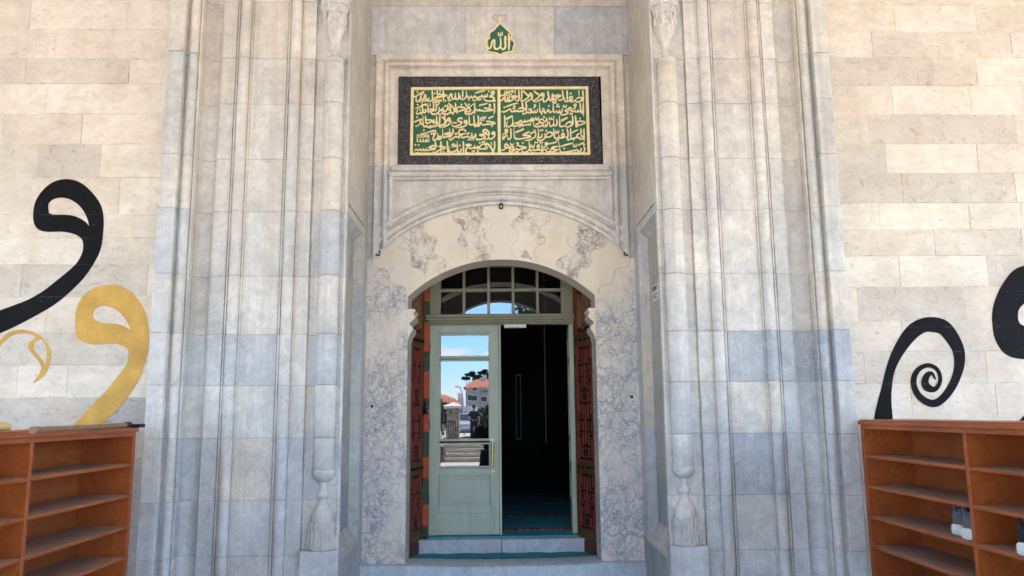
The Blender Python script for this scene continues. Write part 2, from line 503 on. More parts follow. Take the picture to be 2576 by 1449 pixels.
M_PORTAL = stone_portal()
M_WALL = stone_wall()
M_JAMB = marble_veined('veined_marble', (0.80, 0.735, 0.645), (0.22, 0.235, 0.305), 9.5, 0.068, 1.0, (0.30, 0.52), zgrow=0.05)
M_ARCH = marble_veined('cream_marble', (0.80, 0.725, 0.61), (0.50, 0.40, 0.31), 3.0, 0.02, 0.5, (0.46, 0.66))
M_VOUS = marble_veined('breccia_marble', (0.83, 0.76, 0.65), (0.12, 0.10, 0.12), 14, 0.07, 0.95, (0.44, 0.56), fill=0.5, lean=-20)
M_BLACKSTONE = black_stone()
M_GREEN = dust_gold('green_enamel', (0.018, 0.115, 0.050), (0.028, 0.155, 0.090), 0.5)
M_GOLD = dust_gold('gilt_paint', (0.86, 0.68, 0.34), (0.93, 0.80, 0.48), 0.45)
M_VAVK = painted_wall_mark('black_wall_paint', (0.0075, 0.007, 0.008), (0.09, 0.085, 0.08), [at(300, v, 5.42)[1] for v in (540, 599, 665, 746, 837)] + [at(2400, v, 5.42)[1] for v in (885, 965)])
M_VAVG = painted_wall_mark('ochre_wall_paint', (0.60, 0.36, 0.095), (0.36, 0.22, 0.07), [at(300, v, 5.42)[1] for v in (746, 837, 917, 1000)])
M_DOOR = paint_old('sage_door_paint', srgb('#a3ab98'), (0.2, 0.21, 0.18), 0.35)
M_TRANS = paint_old('olive_frame_paint', srgb('#878269'), (0.12, 0.11, 0.07), 0.45)
M_GLASS = glass_dark()
M_DARKWOOD = plain('dark_carved_wood', srgb('#21140f'), 0.55, var=0.4, scale=14, bmp=0.3)
M_REDWOOD = plain('red_painted_lattice', srgb('#7e3428'), 0.5, var=0.3, scale=18, bmp=0.25)
M_INLAY = plain('dark_inlay', (0.016, 0.015, 0.014), 0.6, var=0.5, scale=60, bmp=0.6)
M_OLIVE = plain('gilded_olive_wood', srgb('#574322'), 0.55, var=0.5, scale=9, bmp=0.3)
M_ORANGE = plain('orange_painted_stone', srgb('#a84a2a'), 0.7, var=0.18, scale=20)
M_DKGREEN = plain('dark_green_painted_stone', srgb('#36443a'), 0.7, var=0.2, scale=20)
M_IRON = plain('black_iron', (0.018, 0.016, 0.015), 0.5, 0.6, var=0.4, scale=40)
M_BRASS = plain('worn_brass', (0.55, 0.40, 0.15), 0.35, 0.9, var=0.2, scale=30)
M_STEEL = plain('white_metal', (0.62, 0.63, 0.62), 0.45, 0.0, var=0.06)
M_CAB = wood_cabinet()
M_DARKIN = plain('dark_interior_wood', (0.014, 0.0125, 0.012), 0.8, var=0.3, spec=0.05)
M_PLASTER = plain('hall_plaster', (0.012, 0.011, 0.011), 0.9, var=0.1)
M_GROUT = plain('mortar', (0.40, 0.36, 0.30), 0.9, var=0.2, scale=30)

# ================================================================== ground and terrain
YF, YS, YN, YW = 5.31, 5.20, 6.35, 5.42     # inner moulded face, outer strip, niche back, flanking walls
m_, nt_, b_ = new_mat('plaza_paving')
P_ = pos(nt_)
bk = N(nt_, 'TexBrick', {'Vector': P_, 'Color1': (0.50, 0.46, 0.40, 1), 'Color2': (0.44, 0.41, 0.36, 1), 'Mortar': (0.25, 0.23, 0.2, 1), 'Scale': 1.0, 'Mortar Size': 0.008, 'Brick Width': 0.8, 'Row Height': 0.5})
c_ = mixc(nt_, 1.0, bk.outputs[0], mixc(nt_, ramp(nt_, noise(nt_, P_, 1.2, 6), 0.3, 0.7), (0.85, 0.85, 0.86), (1.1, 1.09, 1.06)), 'MULTIPLY')
nt_.links.new(c_, b_.inputs['Base Color'])
b_.inputs['Roughness'].default_value = 0.8
M_PAVE = m_
g = MB()
g.face([(-400, 30, 0), (-400, -400, 0), (400, -400, 0), (400, 30, 0)])
struct(g.build('ground', M_PAVE, recalc=False))

# ================================================================== flanking ashlar walls
def wall_from_courses(side, lines, joints, label):
    """lines: course joints (picture rows); joints: per course list of (column, tint of the block to its left)"""
    rnd = random.Random(11 if side < 0 else 23)
    zs = [at(300 if side < 0 else 2300, v, YW)[1] for v in lines]
    xin, xout = 2.27 * side, 7.5 * side
    mb = MB()
    # mortar bed behind the blocks
    x0, x1 = sorted((xin, xout))
    mb.box(x0, x1, YW + 0.0026, YW + 0.5, 0, 6.3, (0.66, 0.60, 0.50, 0.2))
    cream = [(0.665, 0.605, 0.525), (0.685, 0.625, 0.54), (0.645, 0.585, 0.505), (0.70, 0.645, 0.565)]
    full = list(zip(zs[:-1], zs[1:], joints))
    # more courses above and below the picture
    z = zs[0]
    while z < 6.3:
        full.insert(0, (min(z + 0.21, 6.3), z, [])); z += 0.21
    z = zs[-1]
    while z > 0.02:
        full.append((z, max(z - 0.22, 0.0), [])); z -= 0.22
    for (zt, zb, js) in full:
        xs = [xin]
        tints = []
        seq = js if side > 0 else js[::-1]
        for u, t in seq:
            xs.append(u); tints.append(t)
        x = xs[-1]
        while abs(x) < abs(xout):
            x = x + side * rnd.uniform(0.38, 0.75)
            if abs(x) > abs(xout): x = xout
            xs.append(x); tints.append(None)
        for a, b, t in zip(xs[:-1], xs[1:], tints):
            a, b = sorted((a, b))
            if b - a < 0.02: continue
            if t is None:
                col = rnd.choice(cream); rf = rnd.uniform(0, 0.25)
                f = rnd.uniform(0.95, 1.04)
                col = tuple(k * f for k in col)
            elif t == 'g':
                col = (0.575, 0.53, 0.47); rf = rnd.uniform(0.5, 0.8)
            elif t == 'G':
                col = (0.46, 0.44, 0.41); rf = 1.0
            elif t == 'l':
                col = (0.705, 0.655, 0.575); rf = 0.0
            else:
                col = (0.62, 0.57, 0.50); rf = 0.35
            ch = 0.0012
            yy = YW + rnd.uniform(-0.0015, 0.0015)
            # worn outline: points every ten centimetres or so, a few of them chipped
            def edge(p, q):
                n_ = max(1, int(math.hypot(q[0] - p[0], q[1] - p[1]) / .09))
                o2 = []
                for k in range(n_):
                    t = k / n_
                    w2 = rnd.uniform(0, .0022) + (rnd.uniform(.003, .008) if rnd.random() < .06 else 0)
                    x2, z2 = p[0] + (q[0] - p[0]) * t, p[1] + (q[1] - p[1]) * t
                    o2.append((x2, z2, w2))
                return o2
            g2_ = .0010
            cs = [(a + g2_, zb + g2_), (b - g2_, zb + g2_), (b - g2_, zt - g2_), (a + g2_, zt - g2_)]
            mx, mz = (a + b) / 2, (zb + zt) / 2
            out, inn = [], []
            for k in range(4):
                for x2, z2, w2 in edge(cs[k], cs[(k + 1) % 4]):
                    ins = w2 + ch
                    out.append((x2, yy + .0045, z2))
                    inn.append((min(max(x2, a + g2_ + ins), b - g2_ - ins), yy, min(max(z2, zb + g2_ + ins), zt - g2_ - ins)))
            T = (*col, rf)
            mb.face(inn, T)
            n_ = len(out)
            dks = [rnd.random() < .16 for _ in range(n_)]
            for k in range(n_):
                q = (k + 1) % n_
                dk = dks[k]
                mb.face([out[k], out[q], inn[q], inn[k]], tuple(x * (.70 if dk else 1.0) for x in col) + (rf,))
    o = mb.build('ashlar_wall', M_WALL, recalc=False)
    tag(o, label, 'wall')
    return o
def UL(c, v=700): return at(.3616 * c, v, YW)[0]
def UR(c, v=700): return at(1649.6 + .3616 * c, v, YW)[0]
wl = [0, 74, 148, 211, 287, 363, 447, 540, 599, 665, 746, 837, 917, 1000, 1075]
rowsL = []
raw = [[(210, None), (890, 'l'), (1260, None)], [(385, None), (1260, None)], [(180, 'm'), (900, 'm'), (1260, 'l')], [(320, None), (1260, 'l')], [(570, None), (1260, None)],
       [(270, 'm'), (700, 'g'), (1260, 'l')], [(-60, None), (830, None), (1260, None)], [(350, None), (1260, None)], [(-100, None), (710, 'l'), (1260, 'm')], [(150, 'm'), (1025, 'g'), (1260, 'l')],
       [(325, None), (1260, None)], [(-60, None), (900, 'm'), (1260, None)], [(120, None), (470, None), (1260, 'l')], [(-100, 'G'), (690, 'g'), (1260, 'G')]]
for i, row in enumerate(raw):
    v = (wl[i] + wl[i + 1]) / 2
    ends = [UL(c, v) for c, t in row]
    out = []
    for k in range(len(row)):                     # block k lies left of joint k
        out.append((ends[k - 1] if k else ends[0] - 0.55, row[k][1]))
    rowsL.append(out)
wall_from_courses(-1, wl, rowsL, 'cream limestone block wall left of the portal with large black and gold painted letters')
wr = [13, 81, 145, 216, 288, 363, 436, 511, 578, 644, 723, 808, 885, 965, 1052]
rawR = [[(1660, None), (2230, 'l')], [(1505, 'l'), (2060, 'm')], [(1925, 'g'), (2230, 'm')], [(1645, None), (2190, 'l')], [(1480, 'm'), (2510, 'g')],
        [(1600, 'g'), (2240, 'l')], [(1715, 'g'), (2500, 'g')], [(1555, 'l'), (2180, 'l')], [(1940, None), (2545, 'm')], [(1695, 'l'), (2310, 'l'), (2900, 'g')],
        [(1405, 'l'), (2150, 'g')], [(1715, None), (2500, 'm')], [(1450, None), (2300, 'm')], [(1780, 'l'), (2370, None)]]
rowsR = [[(UR(c, (wr[i] + wr[i + 1]) / 2), t) for c, t in row] for i, row in enumerate(rawR)]
wall_from_courses(1, wr, rowsR, 'cream limestone block wall right of the portal behind the black spiral letter')

# ================================================================== the marble portal
portal = thing('marble_portal', 'tall grey marble portal with moulded jambs and a deep niche around the doorway', 'portal', (0, YF, 0))
BEIGE, WHITE, GREY, BLUE, DBLUE, GREEN_ = (0.625, 0.58, 0.515), (0.635, 0.61, 0.57), (0.565, 0.55, 0.525), (0.52, 0.53, 0.545), (0.435, 0.455, 0.485), (0.53, 0.54, 0.51)
def circ(cx, cy, r, a0, a1, n=8):
    return [(cx + r * math.cos(R(a0 + (a1 - a0) * i / n)), cy + r * math.sin(R(a0 + (a1 - a0) * i / n))) for i in range(n + 1)]
# plan of the moulded jamb: distance from the axis, depth; split into stones 0 strip+roll, 1 hollow+flat, 2 panel, 3 inner roll and column bed
PLAN = []
def seg(stone, pts):
    PLAN.append((stone, pts))
seg(0, [(2.33, 5.50), (2.33, YS + .004), (2.326, YS), (2.222, YS), (2.218, YS + .004), (2.218, 5.262), (2.205, 5.262)] + circ(2.171, 5.262, .034, 0, -180, 10) + [(2.137, 5.29), (2.1345, 5.29)])
seg(1, [(2.1345, 5.29), (2.1345, 5.262), (2.132, 5.259), (2.123, 5.259), (2.120, 5.262), (2.120, 5.302)] + circ(2.0555, 5.302, .0645, 0, 180, 10) + [(1.989, 5.302), (1.985, 5.312), (1.894, 5.312), (1.892, 5.322), (1.886, 5.322)])
seg(2, [(1.886, 5.322), (1.885, 5.306), (1.882, 5.303), (1.876, 5.303), (1.873, 5.306), (1.872, 5.322)] + circ(1.831, 5.318, .041, 0, -180, 10) + [(1.789, 5.322), (1.788, 5.308), (1.776, 5.306), (1.774, 5.316), (1.532, 5.316), (1.531, 5.323), (1.524, 5.323)])
seg(3, [(1.524, 5.323), (1.523, 5.306), (1.520, 5.303), (1.513, 5.303), (1.510, 5.306), (1.509, 5.322)] + circ(1.468, 5.318, .041, 0, -180, 10) + [(1.426, 5.322), (1.425, 5.309), (1.415, 5.307), (1.413, 5.312), (1.329, 5.312), (1.327, 5.340), (1.320, 5.340), (1.319, 5.336)])
seg(4, [(1.319, 5.336), (1.098, 5.336), (1.096, 5.316), (1.094, 5.312), (1.083, 5.312), (1.080, 5.316), (1.080, 5.352), (1.1035, 5.356)])
CZ = [6.3, 5.70, 5.30, 4.93, 4.55, 4.115, 3.773, 3.366, 2.99, 2.536, 2.138, 1.795, 1.45, 1.05, 0.70, 0.30, 0.0]
TL = {3: [GREEN_, BEIGE, BEIGE, BEIGE, GREY], 4: [BEIGE, BEIGE, BEIGE, BEIGE, GREY], 5: [GREEN_, BEIGE, WHITE, BEIGE, GREY], 6: [GREY, GREY, WHITE, GREY, WHITE],
      7: [WHITE, WHITE, WHITE, GREY, WHITE], 8: [BLUE, GREY, GREY, GREY, BLUE], 9: [GREY, GREY, WHITE, WHITE, WHITE], 10: [WHITE, BLUE, BLUE, WHITE, BLUE],
      11: [WHITE, WHITE, WHITE, WHITE, WHITE], 12: [GREY, BLUE, BEIGE, BLUE, BLUE], 13: [BLUE, BLUE, BLUE, BLUE, GREY], 14: [BLUE, BLUE, GREY, BLUE, BLUE], 15: [BLUE] * 5}
TR = {3: [WHITE, BEIGE, BEIGE, WHITE, BLUE], 4: [WHITE, WHITE, BEIGE, WHITE, GREY], 5: [GREEN_, WHITE, BEIGE, WHITE, WHITE], 6: [GREY, WHITE, WHITE, WHITE, WHITE],
      7: [GREY, GREY, WHITE, WHITE, WHITE], 8: [GREEN_, GREY, WHITE, WHITE, WHITE], 9: [BEIGE, GREY, WHITE, WHITE, GREY], 10: [DBLUE, DBLUE, DBLUE, WHITE, WHITE],
      11: [GREY, BLUE, BEIGE, GREY, WHITE], 12: [BLUE, BLUE, DBLUE, BLUE, GREY], 13: [GREY, BLUE, GREY, BLUE, GREY], 14: [BLUE] * 5, 15: [BLUE] * 5}
def jamb(side):
    rnd = random.Random(5 + side)
    mb = MB()
    for k, (zt, zb) in enumerate(zip(CZ[:-1], CZ[1:])):
        T = (TL if side < 0 else TR).get(k, [BEIGE] * 5)
        dz = -0.005 if side > 0 else 0.005
        for stone, pts in PLAN:
            z0, z1 = zb, zt
            if k + 1 <= 12: z0 += dz * (2 - stone) * 0.5
            if 1 <= k <= 12: z1 += dz * (2 - stone) * 0.5
            f = rnd.uniform(0.95, 1.05)
            col = tuple(c * f for c in T[stone])
            rf = 0.85 if T[stone] is DBLUE else rnd.uniform(0.05, 0.4)
            if k >= 11: rf = max(rf, rnd.uniform(.45, .75))
            g_ = rnd.uniform(.0014, .0024)
            rows = []
            lv = [(z0, 1), (z0 + g_, 0)] + [(z0 + (z1 - z0) * i / 6, 0) for i in range(1, 6)] + [(z1 - g_, 0), (z1, 1)]
            wob = rnd.uniform(-.0012, .0012)
            for z, inset in lv:
                rows.append([(side * (x + rnd.uniform(-.0011, .0011)), y + inset * 0.0028 + wob + rnd.uniform(-.0009, .0009) + (rnd.uniform(.002, .005) if rnd.random() < .012 else 0), z) for x, y in pts])
            last = len(rows) - 2
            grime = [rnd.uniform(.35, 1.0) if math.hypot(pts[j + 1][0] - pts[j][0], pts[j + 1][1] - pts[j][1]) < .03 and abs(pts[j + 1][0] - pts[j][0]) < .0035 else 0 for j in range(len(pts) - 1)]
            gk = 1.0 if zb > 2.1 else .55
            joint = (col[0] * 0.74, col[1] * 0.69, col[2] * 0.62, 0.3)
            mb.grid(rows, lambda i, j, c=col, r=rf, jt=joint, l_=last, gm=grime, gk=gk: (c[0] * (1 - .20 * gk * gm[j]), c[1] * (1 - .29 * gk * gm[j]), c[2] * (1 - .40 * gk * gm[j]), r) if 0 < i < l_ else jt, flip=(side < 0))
    o = mb.build('moulded_jamb', M_PORTAL, portal, smooth=True, recalc=False)
    return o
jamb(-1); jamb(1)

def column(side):
    cx, cy = 1.193 * side, 5.336
    t = lambda c, r=0.15: (*c, r)
    mb = MB()
    lv = [1.238, 1.45, 1.795, 2.138, 2.536, 2.99, 3.366, 3.773, 4.08]
    cols = [GREY, BLUE if side < 0 else GREY, WHITE, BLUE if side < 0 else WHITE, WHITE, BLUE if side < 0 else WHITE, BEIGE, WHITE, WHITE]
    cols = ([GREY, WHITE, BLUE, WHITE, BLUE, BEIGE, WHITE, WHITE] if side < 0 else [GREY, GREY, WHITE, WHITE, WHITE, WHITE, WHITE, BEIGE])
    for z0, z1, c in zip(lv[:-1], lv[1:], cols):
        jt = tuple(x * .6 for x in c) + (0.3,)
        rows = [[(cx + r * math.cos(2 * math.pi * k / 28), cy + r * math.sin(2 * math.pi * k / 28), z) for k in range(28)] for r, z in ((.0695, z0), (.072, z0 + .0035), (.072, z1 - .0035), (.0695, z1))]
        mb.grid(rows, lambda i, j, c=c, jt=jt: (*c, .15) if i == 1 else jt, close=True)
    sh = mb.build('engaged_column', M_PORTAL, portal, smooth=True)
    cap = MB()
    prof = [(.072, 4.078), (.0755, 4.082), (.0755, 4.102), (.070, 4.112), (.055, 4.126), (.034, 4.136), (.028, 4.145), (.027, 4.165), (.031, 4.170), (.041, 4.176), (.043, 4.186), (.039, 4.197), (.030, 4.202),
            (.030, 4.222), (.036, 4.240), (.050, 4.268), (.064, 4.300), (.074, 4.335), (.077, 4.365)]
    cap.lathe(prof, cx, cy, 32, t(WHITE, .3), wob=lambda k, z: 1 + (0.055 * (1 if k % 4 < 2 else -1) * min(1, max(0, (z - 4.205) / .06)) if z > 4.2 else (0.03 * (1 if k % 2 else -1) if 4.172 < z < 4.19 else 0)))
    prof2 = [(.076, 4.360), (.078, 4.40), (.084, 4.402), (.086, 4.45), (.094, 4.452), (.097, 4.51), (.106, 4.513), (.109, 4.57), (.118, 4.574), (.118, 4.62)]
    cap.lathe(prof2, cx, cy, 8, t(WHITE, .4), ph=R(22.5))
    for lev, zz, rr in ((0, 4.40, .082), (1, 4.45, .091), (2, 4.51, .102)):
        for k in range(8):                                  # small stalactite cells hanging under each tier
            a = R(22.5 + 45 * k + 22.5 * (lev % 2))
            px, py = cx + rr * math.cos(a), cy + rr * math.sin(a)
            cap.lathe([(.0015, zz - .045), (.009, zz - .018), (.013, zz + .004)], px, py, 6, t(WHITE, .4))
    cap.build('capital', M_PORTAL, sh, smooth=True)
    bs = MB()
    prof = [(.076, 1.240), (.077, 1.232), (.076, 1.212), (.068, 1.190), (.053, 1.172), (.034, 1.162), (.028, 1.145), (.027, 1.112), (.030, 1.106), (.042, 1.100), (.045, 1.086), (.043, 1.070), (.032, 1.064), (.028, 1.05), (.030, 1.030), (.046, 1.005), (.062, .982), (.072, .955), (.075, .93), (.074, .90)]
    bs.lathe(prof[::-1], cx, cy, 28, t(GREY, .4))
    prof2 = [(.100, .738), (.098, .79), (.092, .792), (.090, .842), (.084, .845), (.082, .895), (.075, .90), (.073, .93)]
    bs.lathe(prof2, cx, cy, 8, t(GREY, .5), ph=R(22.5))
    for lev, zz, rr in ((0, .842, .087), (1, .895, .079), (2, .79, .095)):
        for k in range(16):
            a = R(11.25 + 22.5 * k + 11 * (lev % 2))
            px, py = cx + rr * math.cos(a), cy + rr * math.sin(a)
            bs.lathe([(.010, zz - .04), (.009, zz - .01), (.002, zz + .022)], px, py, 6, t(GREY, .5))
    bs.build('base', M_PORTAL, sh, smooth=True)
    pl = MB()
    pts = [(1.318, 5.40), (1.318, 5.249), (1.312, 5.243), (1.148, 5.243), (1.140, 5.249), (1.079, 5.302), (1.079, 5.40)]
    for z0, z1, c in ((0, .30, BLUE), (.30, .735, BLUE)):
        rows = [[(side * (x + (.002 * i)), y + .003 * i, z) for x, y in pts] for z, i in ((z0, 1), (z0 + .004, 0), (z1 - .006, 0), (z1, 1))]
        pl.grid(rows, (*c, .45), flip=(side < 0))
    pl.face([(side * x, y + .003, .735) for x, y in pts], (*GREY, .5))
    pl.build('plinth', M_PORTAL, sh)
    return sh
column(-1); column(1)

# side walls of the niche, each with a sunk panel
def niche_side(side):
    X = 1.1035
    mb = MB()
    y0, y1 = 5.352, YN + 0.30
    ya, yb, za, zb = 5.47, 6.17, 0.645, 3.055
    dep = 0.072
    zc = [6.3, 5.6, 5.05, 4.56, 4.12, 3.80, 3.38, 3.055, 2.62, 2.16, 1.80, 1.47, 1.10, .90, .645, .30, 0]
    rnd = random.Random(41 + side)
    warm = (0.58, 0.545, 0.485)
    for zt, zl in zip(zc[:-1], zc[1:]):
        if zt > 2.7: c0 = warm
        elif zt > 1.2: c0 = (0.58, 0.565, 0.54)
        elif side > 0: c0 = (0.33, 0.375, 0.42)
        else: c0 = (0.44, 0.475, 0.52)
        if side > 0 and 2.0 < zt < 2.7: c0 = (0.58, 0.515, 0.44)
        f = rnd.uniform(.96, 1.04)
        c = tuple(k * f for k in c0)
        cells = [(y0, ya, 0), (ya, yb, 1), (yb, y1, 0)]
        for a, b, mid in cells:
            if mid and za <= zl and zt <= zb:
                continue
            cc = c
            if not mid and a == yb and zt <= zb and zl >= za:      # bluish far jamb stones
                cc = tuple(k * rnd.uniform(.9, 1.05) for k in BLUE)
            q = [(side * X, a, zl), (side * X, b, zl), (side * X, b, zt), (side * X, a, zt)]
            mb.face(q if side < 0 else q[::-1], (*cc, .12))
    # sunk panel: back, returns, sloping sill, lintel moulding
    XB = X + dep
    lev = [za, .90, 1.10, 1.47, 1.80, 2.16, 2.62, zb]
    for z0, z1 in zip(lev[:-1], lev[1:]):
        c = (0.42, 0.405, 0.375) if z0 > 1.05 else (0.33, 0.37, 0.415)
        f = rnd.uniform(.95, 1.05)
        zz0 = max(z0, .76)
        if z1 > zz0:
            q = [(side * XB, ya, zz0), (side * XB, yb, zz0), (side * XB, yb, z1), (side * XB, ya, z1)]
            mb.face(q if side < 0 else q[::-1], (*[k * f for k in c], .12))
        bl = tuple(k * rnd.uniform(.88, 1.02) for k in (BLUE if side < 0 or z0 > 2.2 or z0 < 1.3 else BEIGE))
        q = [(side * X, yb, z0), (side * (X), yb - .018, z0), (side * XB, yb - .03, z0), (side * XB, yb - .03, z1), (side * X, yb - .018, z1), (side * X, yb, z1)]
        mb.face([q[1], q[2], q[3], q[4]], (*bl, .25))
        mb.face([(side * X, yb, z0), (side * (X - .006), yb - .006, z0), (side * (X - .006), yb - .006, z1), (side * X, yb, z1)], (*bl, .25))
        mb.face([(side * (X - .006), yb - .006, z0), (side * X, yb - .018, z0), (side * X, yb - .018, z1), (side * (X - .006), yb - .006, z1)], (*bl, .25))
        mb.face([(side * X, ya, z0), (side * XB, ya, z0), (side * XB, ya, z1), (side * X, ya, z1)], (*bl, .25))
    o = mb.build('niche_side', M_PORTAL, portal, recalc=False)
    sm = MB()
    tn = (*(GREY), .3)
    prof = [(X - .0, zb + .055), (X - .012, zb + .05), (X - .012, zb + .03), (X + .02, zb + .024), (X + .02, zb + .012), (X - .004, zb + .006), (X + .004, zb - .03), (XB + .002, zb - .085), (XB + .002, zb + .055)]
    sm.grid([[(side * x, ya - .002, z) for x, z in prof], [(side * x, yb + .002, z) for x, z in prof]], tn, close=True)
    sm.face([(side * x, ya - .002, z) for x, z in prof], tn); sm.face([(side * x, yb + .002, z) for x, z in prof], tn)
    sm.build('lintel_moulding', M_PORTAL, o)
    sl_ = MB()
    prof = [(XB + .002, .775), (XB - .010, .770), (XB - .012, .748), (X + .01, .668), (X - .014, .655), (X - .016, .640), (X - .004, .628), (X - .004, .620), (XB + .002, .61)]
    sl_.grid([[(side * x, ya - .012, z) for x, z in prof], [(side * x, yb + .012, z) for x, z in prof]], (*GREY, .5), close=True)
    sl_.face([(side * x, ya - .012, z) for x, z in prof], tn); sl_.face([(side * x, yb + .012, z) for x, z in prof], tn)
    sl_.build('panel_sill', M_PORTAL, o)
niche_side(-1); niche_side(1)

# back wall of the niche: stones over the frame, outer bands and spandrel field
bw = MB()
def stone_rect(mb, x0, x1, z0, z1, y, tint, g=.0018):
    c = tint[:3]
    o = [(x0, y + .005, z0), (x1, y + .005, z0), (x1, y + .005, z1), (x0, y + .005, z1)]
    i_ = [(x0 + g, y, z0 + g), (x1 - g, y, z0 + g), (x1 - g, y, z1 - g), (x0 + g, y, z1 - g)]
    mb.face(i_, tint)
    for k in range(4):
        q = (k + 1) % 4
        mb.face([o[k], o[q], i_[q], i_[k]], tuple(x * .62 for x in c) + (.3,))
stone_rect(bw, -1.105, -.298, 4.636, 5.09, YN, (.65, .65, .645, .15))
stone_rect(bw, -.298, .473, 4.636, 5.09, YN, (.70, .67, .625, .15))
stone_rect(bw, .473, 1.105, 4.636, 5.09, YN, (.50, .53, .565, .6))
for a, b in ((-1.105, -.95), (-.95, .02), (.02, 1.105)):
    stone_rect(bw, a, b, 5.09, 5.55, YN, (*BEIGE, .1))
for a, b in ((-1.105, -.4), (-.4, .6), (.6, 1.105)):
    stone_rect(bw, a, b, 5.55, 6.3, YN, (*BEIGE, .1))
# outer bands beside the frame
for s in (-1, 1):
    a, b = sorted((s * 1.105, s * 1.055))
    stone_rect(bw, a, b, 3.645, 4.634, YN - .001, (*BEIGE, .2))
    stone_rect(bw, a, b, 2.86, 3.645, YN - .001, (*BLUE, .2))
bw.box(-1.15, 1.15, YN + .32, YN + .40, 2.95, 6.3, (*GREY, .2))
bw.build('niche_back', M_PORTAL, portal, recalc=False)

# moulded frame: e = distance inwards from the outer edge, depth y
FR = [(0, YN), (0, YN - .030), (.004, YN - .034), (.050, YN - .034), (.053, YN - .030), (.054, YN - .018), (.058, YN - .018), (.060, YN - .028), (.066, YN - .028), (.068, YN - .016)] + \
     [(.090 - .022 * math.cos(R(a)), YN - .016 - .024 * math.sin(R(a))) for a in range(0, 181, 20)] + [(.113, YN - .010), (.118, YN - .010), (.120, YN - .018), (.125, YN - .018), (.127, YN - .006), (.192, YN - .006)]
CREAM2 = (0.78, 0.71, 0.62)
NGREY, NWHITE, NBLUE = (0.68, 0.665, 0.63), (0.73, 0.71, 0.665), (0.60, 0.615, 0.635)  # like the cream above, lightened in place of light missing in the niche
fm = MB()
rows = []
jz = 3.645
for e, y in FR:
    xo, zo = 1.055 - e, 4.634 - e
    rows.append([(-xo, y, 2.80), (-xo, y, jz), (-xo, y, jz + .001), (-xo, y, zo), (-.77 + .001 * 0, y, zo), (-.768, y, zo), (xo, y, zo), (xo, y, jz + .001), (xo, y, jz), (xo, y, 2.80)])
def ft(i, j):
    if j in (0, 8): return (*NBLUE, .2)
    if j in (1, 7, 4): return (.33, .30, .26, .2)
    f = 1.0 + 0.02 * ((j * 7) % 3 - 1)
    return (CREAM2[0] * f, CREAM2[1] * f, CREAM2[2] * f, .1)
# the lower part stops on the hood arch: keep only what lies above it by ending the side bands there
def hood_z(x, r):
    return 1.81 + math.sqrt(max(r * r - x * x, 0))
for k, (e, y) in enumerate(FR):
    x = 1.055 - e
    zb = hood_z(x, 1.50) - .01
    rows[k][0] = (-x, y, zb); rows[k][-1] = (x, y, zb)
fm.grid(rows, ft, flip=True)
fm.build('frame_moulding', M_PORTAL, portal, smooth=True, recalc=False)

# moulding under the inscription, spandrel field with its own roll, hood arch
um = MB()
prof = [(3.652, YN - .004), (3.652, YN - .030), (3.648, YN - .033), (3.604, YN - .033), (3.600, YN - .028), (3.598, YN - .018)] + [(3.572 + .024 * math.cos(R(a)), YN - .018 - .026 * math.sin(R(a))) for a in range(0, 181, 20)] + [(3.546, YN - .016), (3.542, YN - .022), (3.528, YN - .022), (3.525, YN - .002)]
rows = []
for z, y in prof:
    xe = .905 if z > 3.60 else .945 - max(0, 3.598 - z) * .5
    rows.append([(-xe, y, z), (-.0012, y, z), (.0012, y, z), (xe, y, z)])
um.grid(rows, lambda i, j: (.30, .28, .26, .2) if j == 1 else (*(NGREY if j == 0 else NWHITE), .2))
um.build('string_moulding', M_PORTAL, portal, smooth=True)
sp = MB()
top = 3.53
arcp = [(x / 100, hood_z(x / 100, 1.655)) for x in range(-94, 95, 4)]
sp.prism([(-.94, top)] + [(x, z) for x, z in arcp] + [(.94, top)], YN + .008, YN + .03, (*NGREY, .2), back=False)
# vertical rolls closing the spandrel field
for s in (-1, 1):
    rows = []
    for dx, y in [(.0, YN + .01)] + [(.022 - .022 * math.cos(R(a)), YN - .002 - .024 * math.sin(R(a))) for a in range(0, 181, 20)] + [(.046, YN - .004), (.052, YN - .004), (.054, YN + .01)]:
        x = s * (.942 - dx)
        rows.append([(x, y, hood_z(x, 1.60)), (x, y, 3.55)])
    sp.grid(rows, (*NGREY, .2))
sp.build('spandrel', M_PORTAL, portal, smooth=True)
hm = MB()
HP = [(1.672, YN + .012), (1.672, YN - .004), (1.668, YN - .008), (1.660, YN - .008), (1.657, YN - .002)] + [(1.633 + .024 * math.cos(R(a)), YN - .004 - .028 * math.sin(R(a))) for a in range(0, 181, 20)] + \
     [(1.607, YN + .0), (1.603, YN - .010), (1.592, YN - .012), (1.588, YN - .004)] + [(1.560 + .028 * math.cos(R(a)), YN - .004 - .030 * math.sin(R(a))) for a in range(0, 181, 20)] + [(1.530, YN - .002), (1.526, YN - .018), (1.504, YN - .018), (1.500, YN - .014), (1.500, YN + .02)]
rows = []
for r, y in HP:
    a1 = math.acos(min(1, 1.052 / r))
    rr = []
    n = 48
    for i in range(n + 1):
        a = math.pi - a1 - (math.pi - 2 * a1) * i / n
        rr.append((r * math.cos(a), y, 1.81 + r * math.sin(a)))
    rows.append(rr)
hm.grid(rows, lambda i, j: (*(NGREY if j < 24 else NWHITE), .2))
# dark joint at the crown
hm.box(-.0012, .0012, YN - .0345, YN - .02, 3.318, 3.47, (.25, .23, .21, .2))
hm.build('hood_arch', M_PORTAL, portal, smooth=True)

